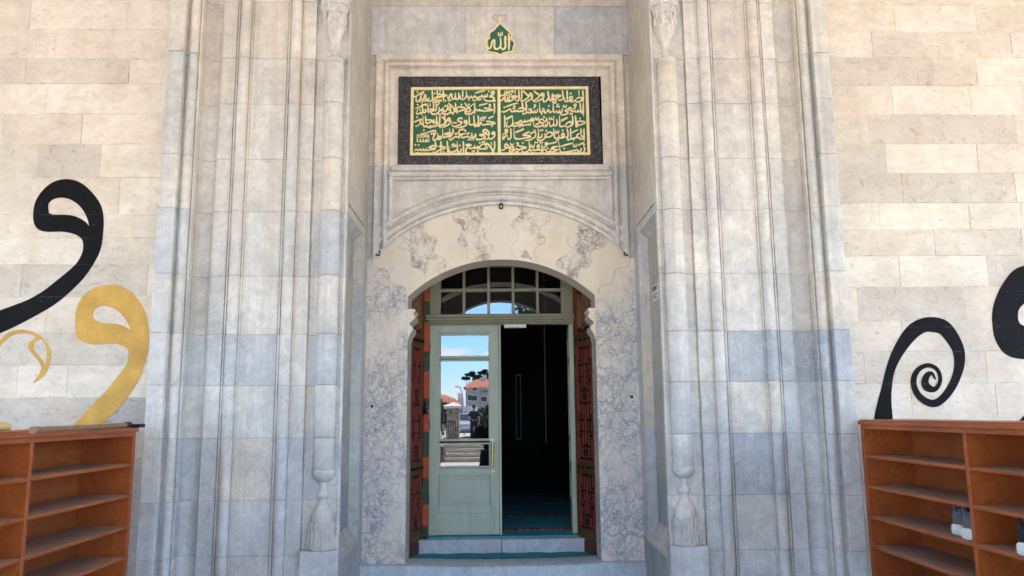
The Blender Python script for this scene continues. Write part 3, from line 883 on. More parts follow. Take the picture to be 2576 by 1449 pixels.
# marble arch with joggled voussoirs, veined jambs and scalloped corbels
YM = YN + .012
def P5(cx, cy): return at(830.5 + .3616 * cx, 447.2 + .3616 * cy, YM)
bl = smooth_poly([P5(*q) for q in ((255, 545), (292, 575), (300, 610), (340, 628), (388, 640), (410, 680), (418, 732), (480, 750), (524, 770), (522, 800))], 4, closed=False)
br = smooth_poly([P5(*q) for q in ((2125, 535), (2092, 548), (2080, 600), (2040, 625), (1985, 636), (1975, 690), (1942, 738), (1880, 755), (1866, 795), (1850, 806))], 4, closed=False)
bl = [(-1.104, bl[0][1])] + bl[1:]
br = [(1.104, br[0][1])] + br[1:]
XJ, ZS = .765, 2.549
RI, CI = 1.1186, 1.7324
aI = math.asin(XJ / RI)
intr = [(RI * math.sin(-aI + 2 * aI * i / 48), CI + RI * math.cos(-aI + 2 * aI * i / 48)) for i in range(49)]
extr = [(x / 100, hood_z(x / 100, 1.535)) for x in range(110, -111, -4)]
am = MB()
arch_poly = bl + intr + br[::-1] + [(1.104, hood_z(1.104, 1.535))] + extr + [(-1.104, hood_z(1.104, 1.535))]
am.prism(arch_poly[::-1], YM, YN + .30)
arch = am.build('marble_arch', M_ARCH, portal)
vsets = [
    ([(455, 430), (470, 482), (500, 500), (545, 505), (565, 540), (555, 590), (575, 620), (620, 635), (655, 660), (662, 712)], [(655, 318), (650, 352), (680, 400), (720, 410), (742, 440), (725, 490), (722, 525), (760, 548), (800, 572), (806, 605), (802, 640)]),
    ([(866, 238), (850, 280), (870, 310), (905, 325), (920, 352), (910, 390), (890, 430), (900, 465), (935, 482), (955, 512), (952, 586)], [(1066, 200), (1060, 250), (1080, 285), (1122, 310), (1116, 345), (1090, 370), (1085, 410), (1105, 450), (1136, 472), (1136, 510), (1115, 530), (1112, 562)]),
    ([(1300, 198), (1330, 232), (1310, 270), (1270, 300), (1265, 340), (1300, 370), (1310, 410), (1285, 450), (1255, 490), (1265, 520), (1302, 562)], [(1520, 232), (1535, 290), (1500, 320), (1460, 350), (1460, 390), (1490, 412), (1490, 455), (1450, 475), (1420, 510), (1435, 588)]),
    ([(1752, 312), (1722, 345), (1732, 375), (1690, 395), (1648, 420), (1660, 470), (1690, 500), (1625, 545), (1580, 575), (1586, 618), (1640, 640), (1650, 652)], [(1922, 398), (1915, 470), (1880, 490), (1832, 500), (1810, 540), (1822, 580), (1790, 625), (1742, 630), (1718, 690)]),
]
gr = MB()
def line_strip(mb, pts, wd, y, tint=None):
    n = len(pts)
    L, Rr = [], []
    for i, p in enumerate(pts):
        a, b = pts[max(i - 1, 0)], pts[min(i + 1, n - 1)]
        dx, dz = b[0] - a[0], b[1] - a[1]
        l = math.hypot(dx, dz) or 1
        nx, nz = -dz / l, dx / l
        L.append((p[0] + nx * wd / 2, y, p[1] + nz * wd / 2)); Rr.append((p[0] - nx * wd / 2, y, p[1] - nz * wd / 2))
    mb.grid([L, Rr], tint)
for lft, rgt in vsets:
    l = smooth_poly([P5(*q) for q in lft], 5, False)
    r = smooth_poly([P5(*q) for q in rgt], 5, False)
    # follow the extrados and intrados between the two joggled sides
    x0, x1 = l[0][0], r[0][0]
    topc = [(x1 + (x0 - x1) * i / 6, hood_z(x1 + (x0 - x1) * i / 6, 1.50) + .004) for i in range(1, 6)]
    x0, x1 = l[-1][0], r[-1][0]
    botc = [(x0 + (x1 - x0) * i / 6, CI + math.sqrt(RI ** 2 - (x0 + (x1 - x0) * i / 6) ** 2)) for i in range(1, 6)]
    l[-1] = (l[-1][0], CI + math.sqrt(RI ** 2 - l[-1][0] ** 2)); r[-1] = (r[-1][0], CI + math.sqrt(RI ** 2 - r[-1][0] ** 2))
    vm = MB()
    vm.prism(l + botc + r[::-1] + topc, YM - .0016, YM + .01, back=False)
    vm.build('voussoir', M_VOUS, arch)
    line_strip(gr, l, .0022, YM - .0022); line_strip(gr, r, .0022, YM - .0022)
line_strip(gr, bl, .0035, YM - .0012); line_strip(gr, br, .0035, YM - .0012)
gr.build('joint', plain('dark_joint', (0.33, 0.275, 0.215), 0.9, bmp=0), arch)
for s, bnd in ((-1, bl), (1, br)):
    jm = MB()
    if s < 0:
        poly = [(-1.104, .452)] + [(-1.104, bnd[0][1])] + bnd[1:] + [(-XJ, ZS), (-XJ, .452)]
        poly = poly[::-1]
    else:
        poly = [(1.104, .445), (1.104, bnd[0][1])] + bnd[1:] + [(XJ, ZS), (XJ, .445)]
    jm.prism(poly, YM, YN + .30)
    j = jm.build('marble_jamb', M_JAMB, portal)
    cp = [(0, 2.442), (.054, 2.442), (.055, 2.425), (.050, 2.412), (.040, 2.405), (.052, 2.395), (.057, 2.38), (.052, 2.362), (.036, 2.348), (.022, 2.338), (.014, 2.322), (.022, 2.306), (.036, 2.296), (.040, 2.282), (.037, 2.266), (.026, 2.246), (.014, 2.226), (.008, 2.205), (.004, 2.19), (0, 2.19)]
    cm_ = MB()
    pol = [(s * (XJ - p), z) for p, z in smooth_poly(cp, 3, False)]
    cm_.prism(pol, YM + .0015, YN + .299)
    cm_.build('corbel', M_ARCH, j)

# ------------------------------------------------------------------ threshold, step, floor carpets
sm = MB()
rnd = random.Random(3)
n = 40
rows = [[], [], [], [], []]
for i in range(n + 1):
    x = -1.104 + 2.208 * i / n
    worn = .016 * max(0, 1 - (x / .8) ** 2) + rnd.uniform(-.0015, .0015)
    zt = .452 - worn
    rows[0].append((x, YN - .035, 0.0)); rows[1].append((x, YN - .035 + rnd.uniform(-.002, .002), zt - .03)); rows[2].append((x, YN - .026, zt - .010)); rows[3].append((x, YN + .0, zt)); rows[4].append((x, YN + .30, zt - .008))
sm.grid(rows, (.46, .54, .62, .7))
sill = tag(sm.build('threshold_stone', M_PORTAL, None, smooth=True), 'worn blue grey marble threshold stone across the foot of the niche', 'threshold')
st = MB()
for a, b, c in ((-.80, -.012, (.46, .49, .55)), (-.008, .80, (.49, .51, .56))):
    st.box(a, b, 6.90, 7.02, .40, .541, (*c, .35))
tag(st.build('inner_step', M_PORTAL, None, bevel=.004), 'low pale marble step between the doormat and the glazed door', 'step')

def carpet_mat(name, base, stripes=None):
    m, nt, b = new_mat(name)
    P = pos(nt)
    c = mixc(nt, ramp(nt, noise(nt, P, 5, 6, 0.7), 0.3, 0.7), tuple(x * .75 for x in base), tuple(x * 1.15 for x in base))
    c = mixc(nt, ramp(nt, noise(nt, pos(nt, (30, 160, 1)), 1, 3), .45, .65, 0, .3), c, tuple(x * .6 for x in base))
    nt.links.new(c, b.inputs['Base Color'])
    b.inputs['Roughness'].default_value = 0.95
    b.inputs['Specular IOR Level'].default_value = 0.1
    bump(nt, b, noise(nt, P, 220, 2), 0.6, 0.004)
    return m
M_CARPET = carpet_mat('teal_carpet', (0.05, 0.27, 0.36))
m, nt, b = new_mat('red_floral_band')
P = pos(nt)
wv = N(nt, 'TexWave', {'Vector': P, 'Scale': 5.0, 'Distortion': 9.0, 'Detail': 3.0, 'Detail Scale': 2.5}).outputs['Fac']
c = mixc(nt, ramp(nt, wv, .62, .74), (0.16, 0.012, 0.022), (0.28, 0.21, 0.20))
nt.links.new(c, b.inputs['Base Color']); b.inputs['Roughness'].default_value = .95
M_BAND = m
dm = MB()
rows = []
for j in range(5):
    y = YN + .30 - .02 + (.56 - .28) * j / 4
    rows.append([(-.80 + 1.6 * i / 20, y, .432 + .004 * math.sin(i * 1.7 + j)) for i in range(21)])
dm.grid(rows)
tag(dm.build('doormat', M_CARPET, None, smooth=True), 'teal carpet strip lying between the threshold stone and the inner step', 'doormat')
cpt = thing('prayer_carpet', 'teal prayer carpet with red floral bands on the dark hall floor', 'carpet', (0, 7.0, .55))
cm2 = MB()
cm2.box(-8, 8, 6.995, 22, .535, .555)
cm2.build('field', M_CARPET, cpt)
for k in range(13):
    y = 7.29 + 1.045 * k
    q = MB(); q.box(-8, 8, y, y + .11, .5555, .559)
    q.build('band', M_BAND, cpt)
# the hall: a closed dark room
hall = thing('prayer_hall', 'dark prayer hall seen through the open doorway', 'hall', (0, 14, 0))
def hallpart(name, b, m):
    q = MB(); q.box(*b); q.build(name, m, hall)
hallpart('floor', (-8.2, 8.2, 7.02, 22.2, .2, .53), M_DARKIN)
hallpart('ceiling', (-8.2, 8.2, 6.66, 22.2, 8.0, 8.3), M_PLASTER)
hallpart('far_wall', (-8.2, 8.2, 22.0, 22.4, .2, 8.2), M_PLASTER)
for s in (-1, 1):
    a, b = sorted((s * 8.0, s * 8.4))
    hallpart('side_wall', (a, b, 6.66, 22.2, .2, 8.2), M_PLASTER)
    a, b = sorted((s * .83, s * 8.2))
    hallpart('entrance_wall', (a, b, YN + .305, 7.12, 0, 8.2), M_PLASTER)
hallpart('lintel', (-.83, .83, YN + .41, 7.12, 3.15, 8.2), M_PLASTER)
# panelled wooden partition inside with pale trim
prt = thing('wooden_partition', 'dark panelled partition with thin pale trim inside the hall', 'partition', (.5, 10.5, .55))
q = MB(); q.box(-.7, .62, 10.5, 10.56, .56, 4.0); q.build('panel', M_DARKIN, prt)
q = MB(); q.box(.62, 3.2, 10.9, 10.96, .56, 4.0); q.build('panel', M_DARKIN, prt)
M_TRIM = plain('pale_trim', (0.20, 0.185, 0.16), .5, bmp=0)
q = MB(); q.box(.60, .615, 10.47, 10.50, 1.2, 3.6); q.build('trim', M_TRIM, prt)
q = MB()
for a, b, c, d in ((.215, .223, 1.25, 2.1), (.275, .283, 1.25, 2.1), (.223, .275, 1.25, 1.26), (.223, .275, 2.09, 2.1)):
    q.box(a, b, 10.485, 10.5, c, d)
q.build('trim', M_TRIM, prt)

lampx, lampz = at(1258, 687, 12.0)
hl = thing('hanging_lamp', 'small brass ring lamp hanging in the dark hall behind the fanlight', 'lamp', (lampx, 12.0, lampz))
q = MB(); q.lathe([(.13, lampz - .05), (.14, lampz - .04), (.14, lampz + .04), (.13, lampz + .05)], lampx, 12.0, 20); q.build('ring', M_BRASS, hl, smooth=True)
for k in range(3):
    a = 2 * math.pi * k / 3
    q = MB(); q.tube([(lampx + .13 * math.cos(a), 12 + .13 * math.sin(a), lampz + .04), (lampx + .02 * math.cos(a), 12 + .02 * math.sin(a), lampz + 1.2), (lampx, 12, 8.0)], .006, 5); q.build('chain', M_BRASS, hl)

# ================================================================== inscription
plaque = thing('inscription_plaque', 'green and gold Arabic inscription plaque with a black carved border above the door arch', 'plaque', (0, YN, 3.65))
q = MB()
out = [(-.862, 3.655), (.853, 3.655), (.846, 4.431), (-.864, 4.431)]
inn = [(-.760, 3.738), (.752, 3.738), (.752, 4.342), (-.757, 4.336)]
q.prism(out, YN - .022, YN + .02, holes=[inn], back=False)
q.build('border', M_BLACKSTONE, plaque, bevel=.004)
q = MB()
q.box(-.76, .755, YN - .008, YN + .015, 3.735, 4.345)
q.build('green_field', M_GREEN, plaque)
def Pg(u, v): return at(u, v, YN - .02)
def rect_ring(mb, TL_, TR_, BR_, BL_, wd, y0, y1):
    o = [BL_, BR_, TR_, TL_]
    cx = sum(p[0] for p in o) / 4; cz = sum(p[1] for p in o) / 4
    i_ = [(p[0] + (wd if p[0] < cx else -wd), p[1] + (wd if p[1] < cz else -wd)) for p in o]
    mb.prism(o, y0, y1, holes=[i_], back=False)
q = MB()
rect_ring(q, (-.757, 4.339), (.752, 4.346), (.755, 3.736), (-.761, 3.736), .024, YN - .024, YN - .005)
q.box(-.024, .002, YN - .0235, YN - .006, 3.755, 4.325)
q.build('gilt_frame', M_GOLD, plaque, bevel=.003)

def parse(s):
    out = []
    for part in s.split(';'):
        w_ = 48
        pts = []
        for tk in part.split():
            if tk[0] == 'w':
                w_ = float(tk[1:])
            elif tk[0] == 'D':
                a, b_2 = tk[1:].split(',')
                out.append(('D', (float(a), float(b_2))))
            else:
                a, b_2 = tk.split(',')
                pts.append((float(a), float(b_2)))
        if len(pts) > 1:
            out.append(('S', pts, w_))
    return out
def ribbon(mb, P2, wd, y, thick, taper=True):
    """raised brush stroke along P2 (x, z); y falls a little along the stroke so that crossings never share a plane"""
    n = len(P2)
    closed = abs(P2[0][0] - P2[-1][0]) + abs(P2[0][1] - P2[-1][1]) < 1e-6
    L, Rr, L2, R2 = [], [], [], []
    for i, p in enumerate(P2):
        a, b = P2[max(i - 1, 0)], P2[min(i + 1, n - 1)]
        dx, dz = b[0] - a[0], b[1] - a[1]
        l = math.hypot(dx, dz) or 1
        nx, nz = -dz / l, dx / l
        ww = wd[i] if isinstance(wd, list) else wd
        if taper and not closed:
            t = i / (n - 1)
            ww *= min(1, .62 + 2.2 * t) * min(1, .30 + 2.6 * (1 - t))
            # broad-nib feel: strokes running down-left are the fullest
            ww *= .88 + .22 * abs(nx * .8 + nz * .6)
        yy = y - .0009 * i / n
        L.append((p[0] + nx * ww / 2, yy, p[1] + nz * ww / 2)); Rr.append((p[0] - nx * ww / 2, yy, p[1] - nz * ww / 2))
        L2.append((L[-1][0], yy + thick, L[-1][2])); R2.append((Rr[-1][0], yy + thick, Rr[-1][2]))
    mb.grid([L2, L, Rr, R2])
    if not closed:
        mb.face([L[0], L2[0], R2[0], Rr[0]]); mb.face([L[-1], Rr[-1], R2[-1], L2[-1]])
TXL = [
 # left column
 "2440,60 2385,95 2400,140 2450,130 2470,90 2440,60; 2475,100 2455,155 2350,205 2335,225 2430,245 2470,275 2440,330 2330,360 2210,340 2165,290 2175,215; D2310,62 D2435,362 D2490,348; 2270,140 2252,220 2205,232 2195,165; 2190,210 2130,235 2095,170; 2095,185 2080,225 2000,250 1920,255 1880,180; 1875,200 1860,238 1800,255 1770,190; 1765,215 1740,258 1690,255 1650,190 1632,40; 1525,40 1530,140 1526,255; 1635,200 1590,290 1500,310 1455,270 1470,185; 1890,122 2050,75 2200,45; w38 2090,285 2065,315 2030,300 2010,328 1970,300 1930,335 1835,370; D1712,320 D1840,318; 1405,100 1418,230 1385,300 1330,290 1312,110; 1310,130 1300,275 1240,300 1210,250 1200,150 1150,180 1110,290 1078,260 1072,185; D1110,345 D1162,333 D1020,350; 945,45 958,200 960,405; 618,40 628,200 630,340; 755,40 778,150 790,235; 805,135 900,165 1055,168; 1050,165 1015,200 850,240 700,285 670,330 900,320; 910,318 860,350 760,370 640,395 625,330; D852,68 D697,135 D815,405; w40 690,250 790,235 900,200; 610,320 540,370 500,350 498,310 540,255; 395,155 380,250 370,330 420,360 470,340 440,285 400,300; 398,160 425,200 430,260; 268,150 290,250 280,290 340,330 385,320; 290,140 270,280 200,370 140,350 145,240; 50,222 130,220 220,150 345,85 350,120 318,165; D178,80 D270,372 D325,378",
 "2470,35 2478,200 2465,370; 2165,175 2250,200 2425,228; 2420,228 2390,255 2250,270 2130,278 2115,230; 2115,240 2090,268 2050,265 2035,210; 2035,225 2010,262 1960,265 1930,210; 1930,225 1890,250; 2300,85 2350,90 2350,140 2285,165; 2010,112 2150,80 2275,48; 1885,45 1888,200 1885,372; 1870,255 1830,330 1740,372 1640,370 1595,310 1612,200; 1590,35 1640,110 1730,200 1760,250 1735,300 1660,300 1632,268 1690,190 1800,110 1885,40; D1710,82 D1490,85; 1370,160 1500,165 1625,190; 1625,190 1580,230 1460,270 1370,300; 1352,165 1348,250 1372,300 1352,355; 1310,35 1320,150 1312,280 1345,310; 1100,45 1200,130 1260,200 1285,290; 1290,250 1250,320 1165,342; 1110,150 1160,190 1130,240 1080,215 1080,170 1110,150; 1160,190 1165,290 1100,360 1000,378 920,330 905,250; D1005,130 D1065,115 D1240,368; 1060,225 1010,290 965,280 942,160; 942,190 910,235 860,250 825,205; 822,160 835,240 800,320 700,370 615,360 590,310 600,250; D820,370 D872,370 D790,92 D822,35; 735,30 742,150 745,250; 655,40 662,150 648,225; 520,215 640,235 755,255; 750,262 650,270 540,298 500,300 490,200 487,40; w32 562,55 555,155; 400,220 430,260 400,325 350,312 340,270 385,220; 310,50 325,150 328,280; 410,330 330,310 250,330 190,370 150,330 185,235; 110,202 230,165 340,100 430,75 425,135; D185,90 D245,240 D300,365",
 "2230,208 2330,215 2505,245; 2500,247 2470,275 2350,290 2240,292 2170,312 2110,300 2080,215; 2075,215 2020,335 1970,340 1960,235; D2400,345 D2145,165 D2065,115 D2080,165; 2290,125 2380,85 2460,45; w34 2120,60 2120,110 2165,100 2165,55; w34 2165,100 2200,118 2222,45; 1988,35 2002,180 2000,300; 1855,35 1872,180 1875,280 1890,365 1932,335 1890,278; 1880,280 1760,312 1730,250 1720,35; 1610,180 1570,220 1610,255 1660,232 1630,180 1610,180; 1660,215 1645,300 1520,370 1310,402; 1510,150 1500,110 1425,112 1380,170 1425,210 1490,220 1480,280 1390,330 1270,358 1210,310 1205,190; D1265,248 D1325,250; 1115,110 1075,160 1120,190 1160,160 1130,112 1115,110; 1160,160 1150,250 1060,335 830,400; 985,35 1000,220 982,412; 890,70 960,120 1035,200 1030,250 930,310 820,350 790,310 795,230; 845,35 842,180 840,315; 750,40 752,200 745,295 690,370 650,320; 640,340 600,378 562,310; 558,325 535,372 480,370 450,310; 448,325 430,355 380,362 350,290 345,35; D540,397; 420,40 425,180 440,250 500,258 630,210; 450,160 560,168 650,190 700,230 660,262 640,220 690,135; w38 620,205 520,250; 330,260 285,292 258,230 315,140; 70,232 170,190 320,125; D170,85 D140,350 D207,325",
 "2440,140 2400,190 2450,208 2490,170 2440,140; 2492,180 2470,280 2370,352 2300,320 2310,240; 2210,60 2130,120 2230,192 2300,230 2310,150 2210,60; w38 2180,190 2270,110; 2245,205 2050,222 2060,250 2170,262 2192,300 2090,360 1970,372 1925,330 1940,205; D2195,357 D2258,352; 1905,190 1890,280 1830,320 1800,160; 1800,200 1790,300 1730,322 1700,255; 1700,270 1600,300 1510,312 1480,235; D1660,200 D1712,182 D1705,372 D1770,372 D1845,367; 1635,135 1560,70 1450,80 1410,160 1450,210 1615,180; 1605,190 1480,230 1395,262; 1420,245 1432,312 1380,300 1310,290 1240,332 1170,385 1130,345 1160,265; w34 1290,170 1300,215 1330,210 1330,175; w34 1330,210 1350,218 1358,160; 1240,45 1240,150 1200,190 1150,180 1140,45; 970,210 1080,180 1150,170; 970,212 1130,232 1235,240; 1225,242 1180,268 1060,290 960,308 938,250 925,40; 860,260 890,312 850,360 800,352 840,280 860,260; 775,180 790,280 770,330 700,392 650,370 660,280 710,180 708,108 650,108 480,160 340,192 275,178; D370,90 D600,200 D652,185; w34 150,235 525,232; w34 510,235 522,445; w34 530,430 165,430; w34 172,450 172,225; w30 190,305 290,290 360,300 400,282 485,288 490,260; w30 250,350 270,375 245,395; w30 268,350 272,425; w32 348,340 350,425; w30 425,355 430,388 470,390; w30 460,350 465,425",
 "2480,35 2482,200 2450,330 2400,380 2305,398; 2432,345 2380,240 2290,130 2210,85; w34 2380,65 2395,165; D2120,65 D2172,55; 2275,195 2240,260 2100,272 2010,260 2080,160 2170,122 2220,180 2180,240; 2225,105 2230,190; 2010,258 1955,180; 1990,200 1950,240 1900,252 1880,150; 1882,180 1870,230 1760,262 1715,210; D2040,95 D1820,342 D1875,330; w38 1965,290 2000,395; 1620,150 1700,135 1805,152; 1800,155 1720,178 1620,172; 1705,200 1640,270 1620,350 1700,398 1840,385; 1548,45 1555,220 1543,415; 1480,250 1480,312 1430,372 1380,345 1370,200 1365,45; 1372,270 1310,332 1200,368 1120,335 1132,195; w40 1285,108 1210,150 1310,160 1330,200 1185,212; D1445,170; 1068,35 1075,220 1080,415; 880,45 882,220 878,412; 800,192 920,198 1025,222; 1020,222 980,262 860,292 760,352 660,388 640,345; 705,55 722,150 705,250; 720,180 640,172 495,232; 500,230 620,252 730,262; 720,265 700,282 560,302 460,312 440,235; w40 765,160 730,210 768,185; 440,270 400,322 362,312 350,245; 350,290 335,305 290,322 262,255; 262,275 250,285 200,312 130,292 85,345; D120,150 D215,157 D150,392 D205,378 D960,357"]
TXR = [
 "2462,30 2475,200 2480,405; w34 2345,35 2360,195; 2280,290 2350,242 2430,262 2430,322 2340,372 2260,355 2255,290; 2250,320 2200,352 2140,372 2095,325; 2120,210 2080,270 2120,322 2160,290 2160,232 2120,210; 2100,332 2010,362 1940,342 1938,240; D2110,125; 2008,35 2015,200 2015,335; 1868,35 1890,180 1890,280 1790,332 1740,285; 1640,200 1740,175 1845,190; 1840,195 1760,232 1650,222; 1745,240 1670,292 1580,312; 1585,130 1570,260 1592,360 1665,402 1675,330 1600,300; 1590,150 1612,200 1608,290; 1448,55 1480,220 1510,322 1580,320; 1465,255 1420,332 1350,372 1320,325 1330,240; 1280,120 1250,170 1310,192 1340,150 1280,120; 1340,150 1322,250 1220,322 1060,388; 1040,50 1110,110 1210,180 1180,242 1090,312 1040,352 1010,312 1005,220; 945,125 910,170 960,205 1000,170 950,125 945,125; 1000,170 990,262 900,332 780,395; 690,35 695,180 690,305; 715,50 790,110 892,220 850,272 720,348 670,335 680,245; 608,35 615,180 610,312 560,342 485,298; w34 505,35 505,145; 380,215 470,200 575,210; 570,212 490,252 380,238; 475,270 410,322 350,352 330,280 330,180 315,40; D385,150 D245,65 D265,180 D310,362; 270,235 280,302 240,362 210,330 205,200 190,60; 185,235 140,305 55,355; 42,185 120,192 220,140 330,90 445,60 432,115",
 "2472,40 2480,200 2486,425; 2378,30 2400,180 2412,270 2440,332 2462,285 2410,262; 2410,265 2350,292 2322,225; 2320,245 2300,292 2250,290 2222,225; 2220,245 2200,282 2150,272 2130,200 2100,170 2050,192 2060,250 2125,260; 2095,200 1990,232 1950,262 2015,292 2030,332 1920,382 1830,372 1790,300; 2230,70 2210,110 2260,112 2262,72 2230,70; 2265,112 2240,172 2180,200; w34 1900,95 1905,162 1940,150 1945,95; w34 1945,150 1980,162 1992,85; D1740,80 D1715,142 D1777,142 D2105,342 D2152,347; 1870,200 1860,302 1810,312 1790,225; 1790,250 1770,312 1720,302 1705,240; 1712,270 1640,312 1612,240 1602,40; 1580,275 1510,312 1472,240 1430,240; 1455,230 1420,292 1372,332 1350,282 1372,195; D1480,125; 1300,180 1310,252 1260,312 1222,270 1208,20; D1277,357; 1050,90 1092,112 1070,152 1015,195; 1150,210 1140,292 1090,312 1072,235; 1070,260 1040,312 990,302 970,232 910,212 900,255; 962,220 950,322 900,312 840,312 760,355 720,335 735,260; 818,30 832,180 820,285; 705,20 722,130 720,195; 600,200 690,182 800,200; 795,205 770,242 680,272 590,282 562,225; 552,260 500,288 482,215; 475,265 410,295 375,225; 385,220 330,225 250,272 150,298 110,270; w42 440,130 500,142 480,182 415,205; 240,147 400,90 590,38; D190,157",
 "2310,200 2420,195 2545,215; 2540,218 2515,255 2420,292 2320,325 2275,380; 2312,200 2308,270 2340,312; D2385,115; 2248,30 2265,180 2270,330 2290,385; 2158,30 2180,180 2172,280 2110,342 1990,362 1955,310; 1960,312 2030,242 2110,212 2150,252 2085,312; 1950,325 1850,352 1800,332 1795,200 1785,30; w30 1830,172 1930,122 2025,78; w30 1832,208 1935,155 2038,105; 1698,140 1720,252 1690,322 1630,312 1620,140; 1620,270 1560,342 1510,332 1502,200; 1500,222 1450,242 1420,332 1380,345 1378,260; w34 1500,70 1505,142 1545,135 1552,75; w34 1552,135 1600,142 1628,40; 1400,100 1432,170 1400,192 1350,202 1320,145; 1330,150 1250,140 1202,190 1210,232 1305,252 1300,312 1200,352 1090,352 1040,290 1048,160; D1340,75 D1120,282 D1172,277 D1337,352; w34 1090,75 1095,152 1130,145 1135,80; w34 1135,145 1170,158 1187,60; 1000,110 950,160 1000,192 1042,150 1000,110; 960,172 900,192 872,155; 870,175 840,212 800,212 782,145; 782,170 760,212 700,222 682,155; 680,180 660,185 560,242 475,262; 480,252 600,262 740,285; 735,288 700,312 560,322 460,342 440,250 425,60; D635,352; w38 960,235 940,302 900,312 880,255; w38 880,280 840,312 795,300 750,332 685,352; 435,265 380,332 290,362 250,325 285,190; 195,30 205,200 193,398; w30 235,122 335,75 432,25; w30 240,148 340,103 445,55",
 "2498,40 2505,200 2503,408; 2402,40 2420,120 2412,190; 2410,182 2310,212 2310,282 2400,342 2462,322 2432,232 2380,292; 2335,300 2230,312 2200,372 2182,312; 2230,312 2120,342 2040,372 2022,320 2030,180; 2108,40 2115,190 2120,315; 2150,167 2240,115 2335,75; 2008,40 2035,180 2030,272 1955,292; 1890,165 1850,232 1890,272 1930,232 1890,165; 1950,292 1870,312 1790,312 1762,222; 1765,300 1690,332 1642,290 1632,180 1615,30; D1880,95 D1412,100 D1702,367 D1752,367; w34 1680,95 1685,167 1720,160 1725,100; w34 1725,160 1760,168 1778,85; 1390,252 1440,170 1540,150 1582,200 1530,272 1400,292 1372,240 1362,170; 1372,270 1340,342 1240,392 1160,372 1142,280; D1240,92 D1292,87; 1278,200 1280,262 1230,312 1182,290 1178,180 1165,25; 1088,160 1100,232 1060,302 930,372 770,392; w34 1045,75 1050,142 1085,140 1098,75; D955,177 D1002,162; 915,128 800,190 715,232; 720,237 850,242 970,262; 965,265 930,292 800,312 640,342 520,332 482,270 465,40; w30 508,142 640,90 765,35; w30 512,168 640,118 768,62; 372,35 385,200 370,322 310,352 275,272; 292,262 240,242 200,292 160,352 143,290 152,210; 240,60 210,102 260,132 282,92 240,60; 282,100 250,172 135,205",
 "2500,200 2522,270 2480,362 2380,397 2220,407; D2257,360; 2420,240 2410,312 2340,342 2312,275; 2310,282 2240,302 2120,332 1970,357 1840,357 1800,290 1758,30; w34 2190,120 2195,197 2235,190 2240,125; w34 2235,190 2280,197 2297,105; 2325,162 2410,120 2510,75; 1810,197 2000,140 2190,90; w34 2480,115 2490,167 2515,150 2518,105; D1925,250; 1760,192 1600,212 1580,232 1645,245; 1582,230 1570,272 1765,290; 1760,282 1640,332 1560,362 1530,322 1532,250; 1542,312 1450,362 1412,320 1372,262; 1375,272 1330,282 1290,352 1265,332 1285,260; D1445,247; 1400,80 1370,122 1430,132 1432,92 1400,80; 1440,132 1390,192 1305,232; 1450,122 1590,95 1725,60; 1275,140 1290,242 1230,292 1140,292 1072,312 1040,235; 1180,140 1140,192 1180,242 1212,192 1180,140; 1052,270 960,322 930,272 905,30; D1090,77 D1147,82 D1235,77 D1287,77 D1017,367; w34 965,120 965,212 1005,205 1010,145; w34 1005,205 1050,202 1067,105; 920,260 870,322 770,368 710,345 712,265; 600,170 700,197 845,215; 840,218 800,247 690,257 620,292 562,270 532,235; 562,262 480,292 420,342 360,365 340,312 352,190; D725,97 D525,352 D582,347; w42 540,80 592,102 580,142 532,190; 360,95 430,192 462,232 410,282 360,252 400,182 475,100; 240,110 200,172 230,222 312,232 310,172 240,110; w38 262,182 240,215; 232,242 180,282 95,312"]
def text_line(src, ox, oy, sx, sy, k):
    mb = MB()
    idx = 0
    for it in parse(src):
        y = YN - .0185 - .00035 * (idx % 12)
        idx += 1
        if it[0] == 'D':
            cx, cy = it[1]
            r = 31
            pts = [Pg((ox + (cx + dx) * sx) / 1.5652, (oy + (cy + dy) * sy) / 1.5652) for dx, dy in ((-r, 3), (3, r * 1.05), (r, -2), (-2, -r * 1.05))]
            if (pts[1][0] - pts[0][0]) * (pts[2][1] - pts[0][1]) - (pts[1][1] - pts[0][1]) * (pts[2][0] - pts[0][0]) < 0:
                pts = pts[::-1]
            mb.prism(pts, y, y + .010, back=False)
        else:
            pts = smooth_poly(it[1], 5, False) if len(it[1]) > 2 else [tuple(a + (b - a) * t / 6 for a, b in zip(it[1][0], it[1][1])) for t in range(7)]
            P2 = [Pg((ox + a * sx) / 1.5652, (oy + b * sy) / 1.5652) for a, b in pts]
            ribbon(mb, P2, it[2] * .000279 * .93, y, .010)
    mb.build('inscription_line', M_GOLD, plaque)
for k, s in enumerate(TXL):
    text_line(s, 1620, 350 + 50 * k, 340 / 2576, 60 / 455, k)
for k, s in enumerate(TXR):
    text_line(s, 1960, 350 + 50 * k, 350 / 2576, 60 / 442, k)

# medallion over the frame
med = thing('medallion', 'small green and gold pointed medallion with an Arabic word above the inscription frame', 'medallion', (0, YN, 4.64))
def PM(cx, cy): return at((1880 + cx * .1311) / 1.5652, (40 + cy * .1311) / 1.5652, YN - .01)
ol = [(685, 365), (640, 430), (560, 505), (495, 590), (400, 650), (350, 745), (365, 830), (290, 890), (255, 980), (270, 1080), (305, 1165), (300, 1225), (400, 1262), (520, 1280), (620, 1308), (697, 1345), (780, 1292), (900, 1262), (1020, 1245), (1070, 1190), (1075, 1125), (1115, 1010), (1085, 930), (1000, 860), (1020, 760), (980, 665), (890, 590), (800, 500), (725, 430)]
olp = [PM(*q) for q in ol]
q = MB(); q.prism(smooth_poly(olp, 3)[::1], YN - .006, YN + .002, back=False); q.build('green_field', M_GREEN, med)
q = MB()
cl = smooth_poly(olp, 4)
ribbon(q, cl + [cl[0]], .0117, YN - .012, .012, taper=False)
q.build('gilt_rim', M_GOLD, med)
q = MB()
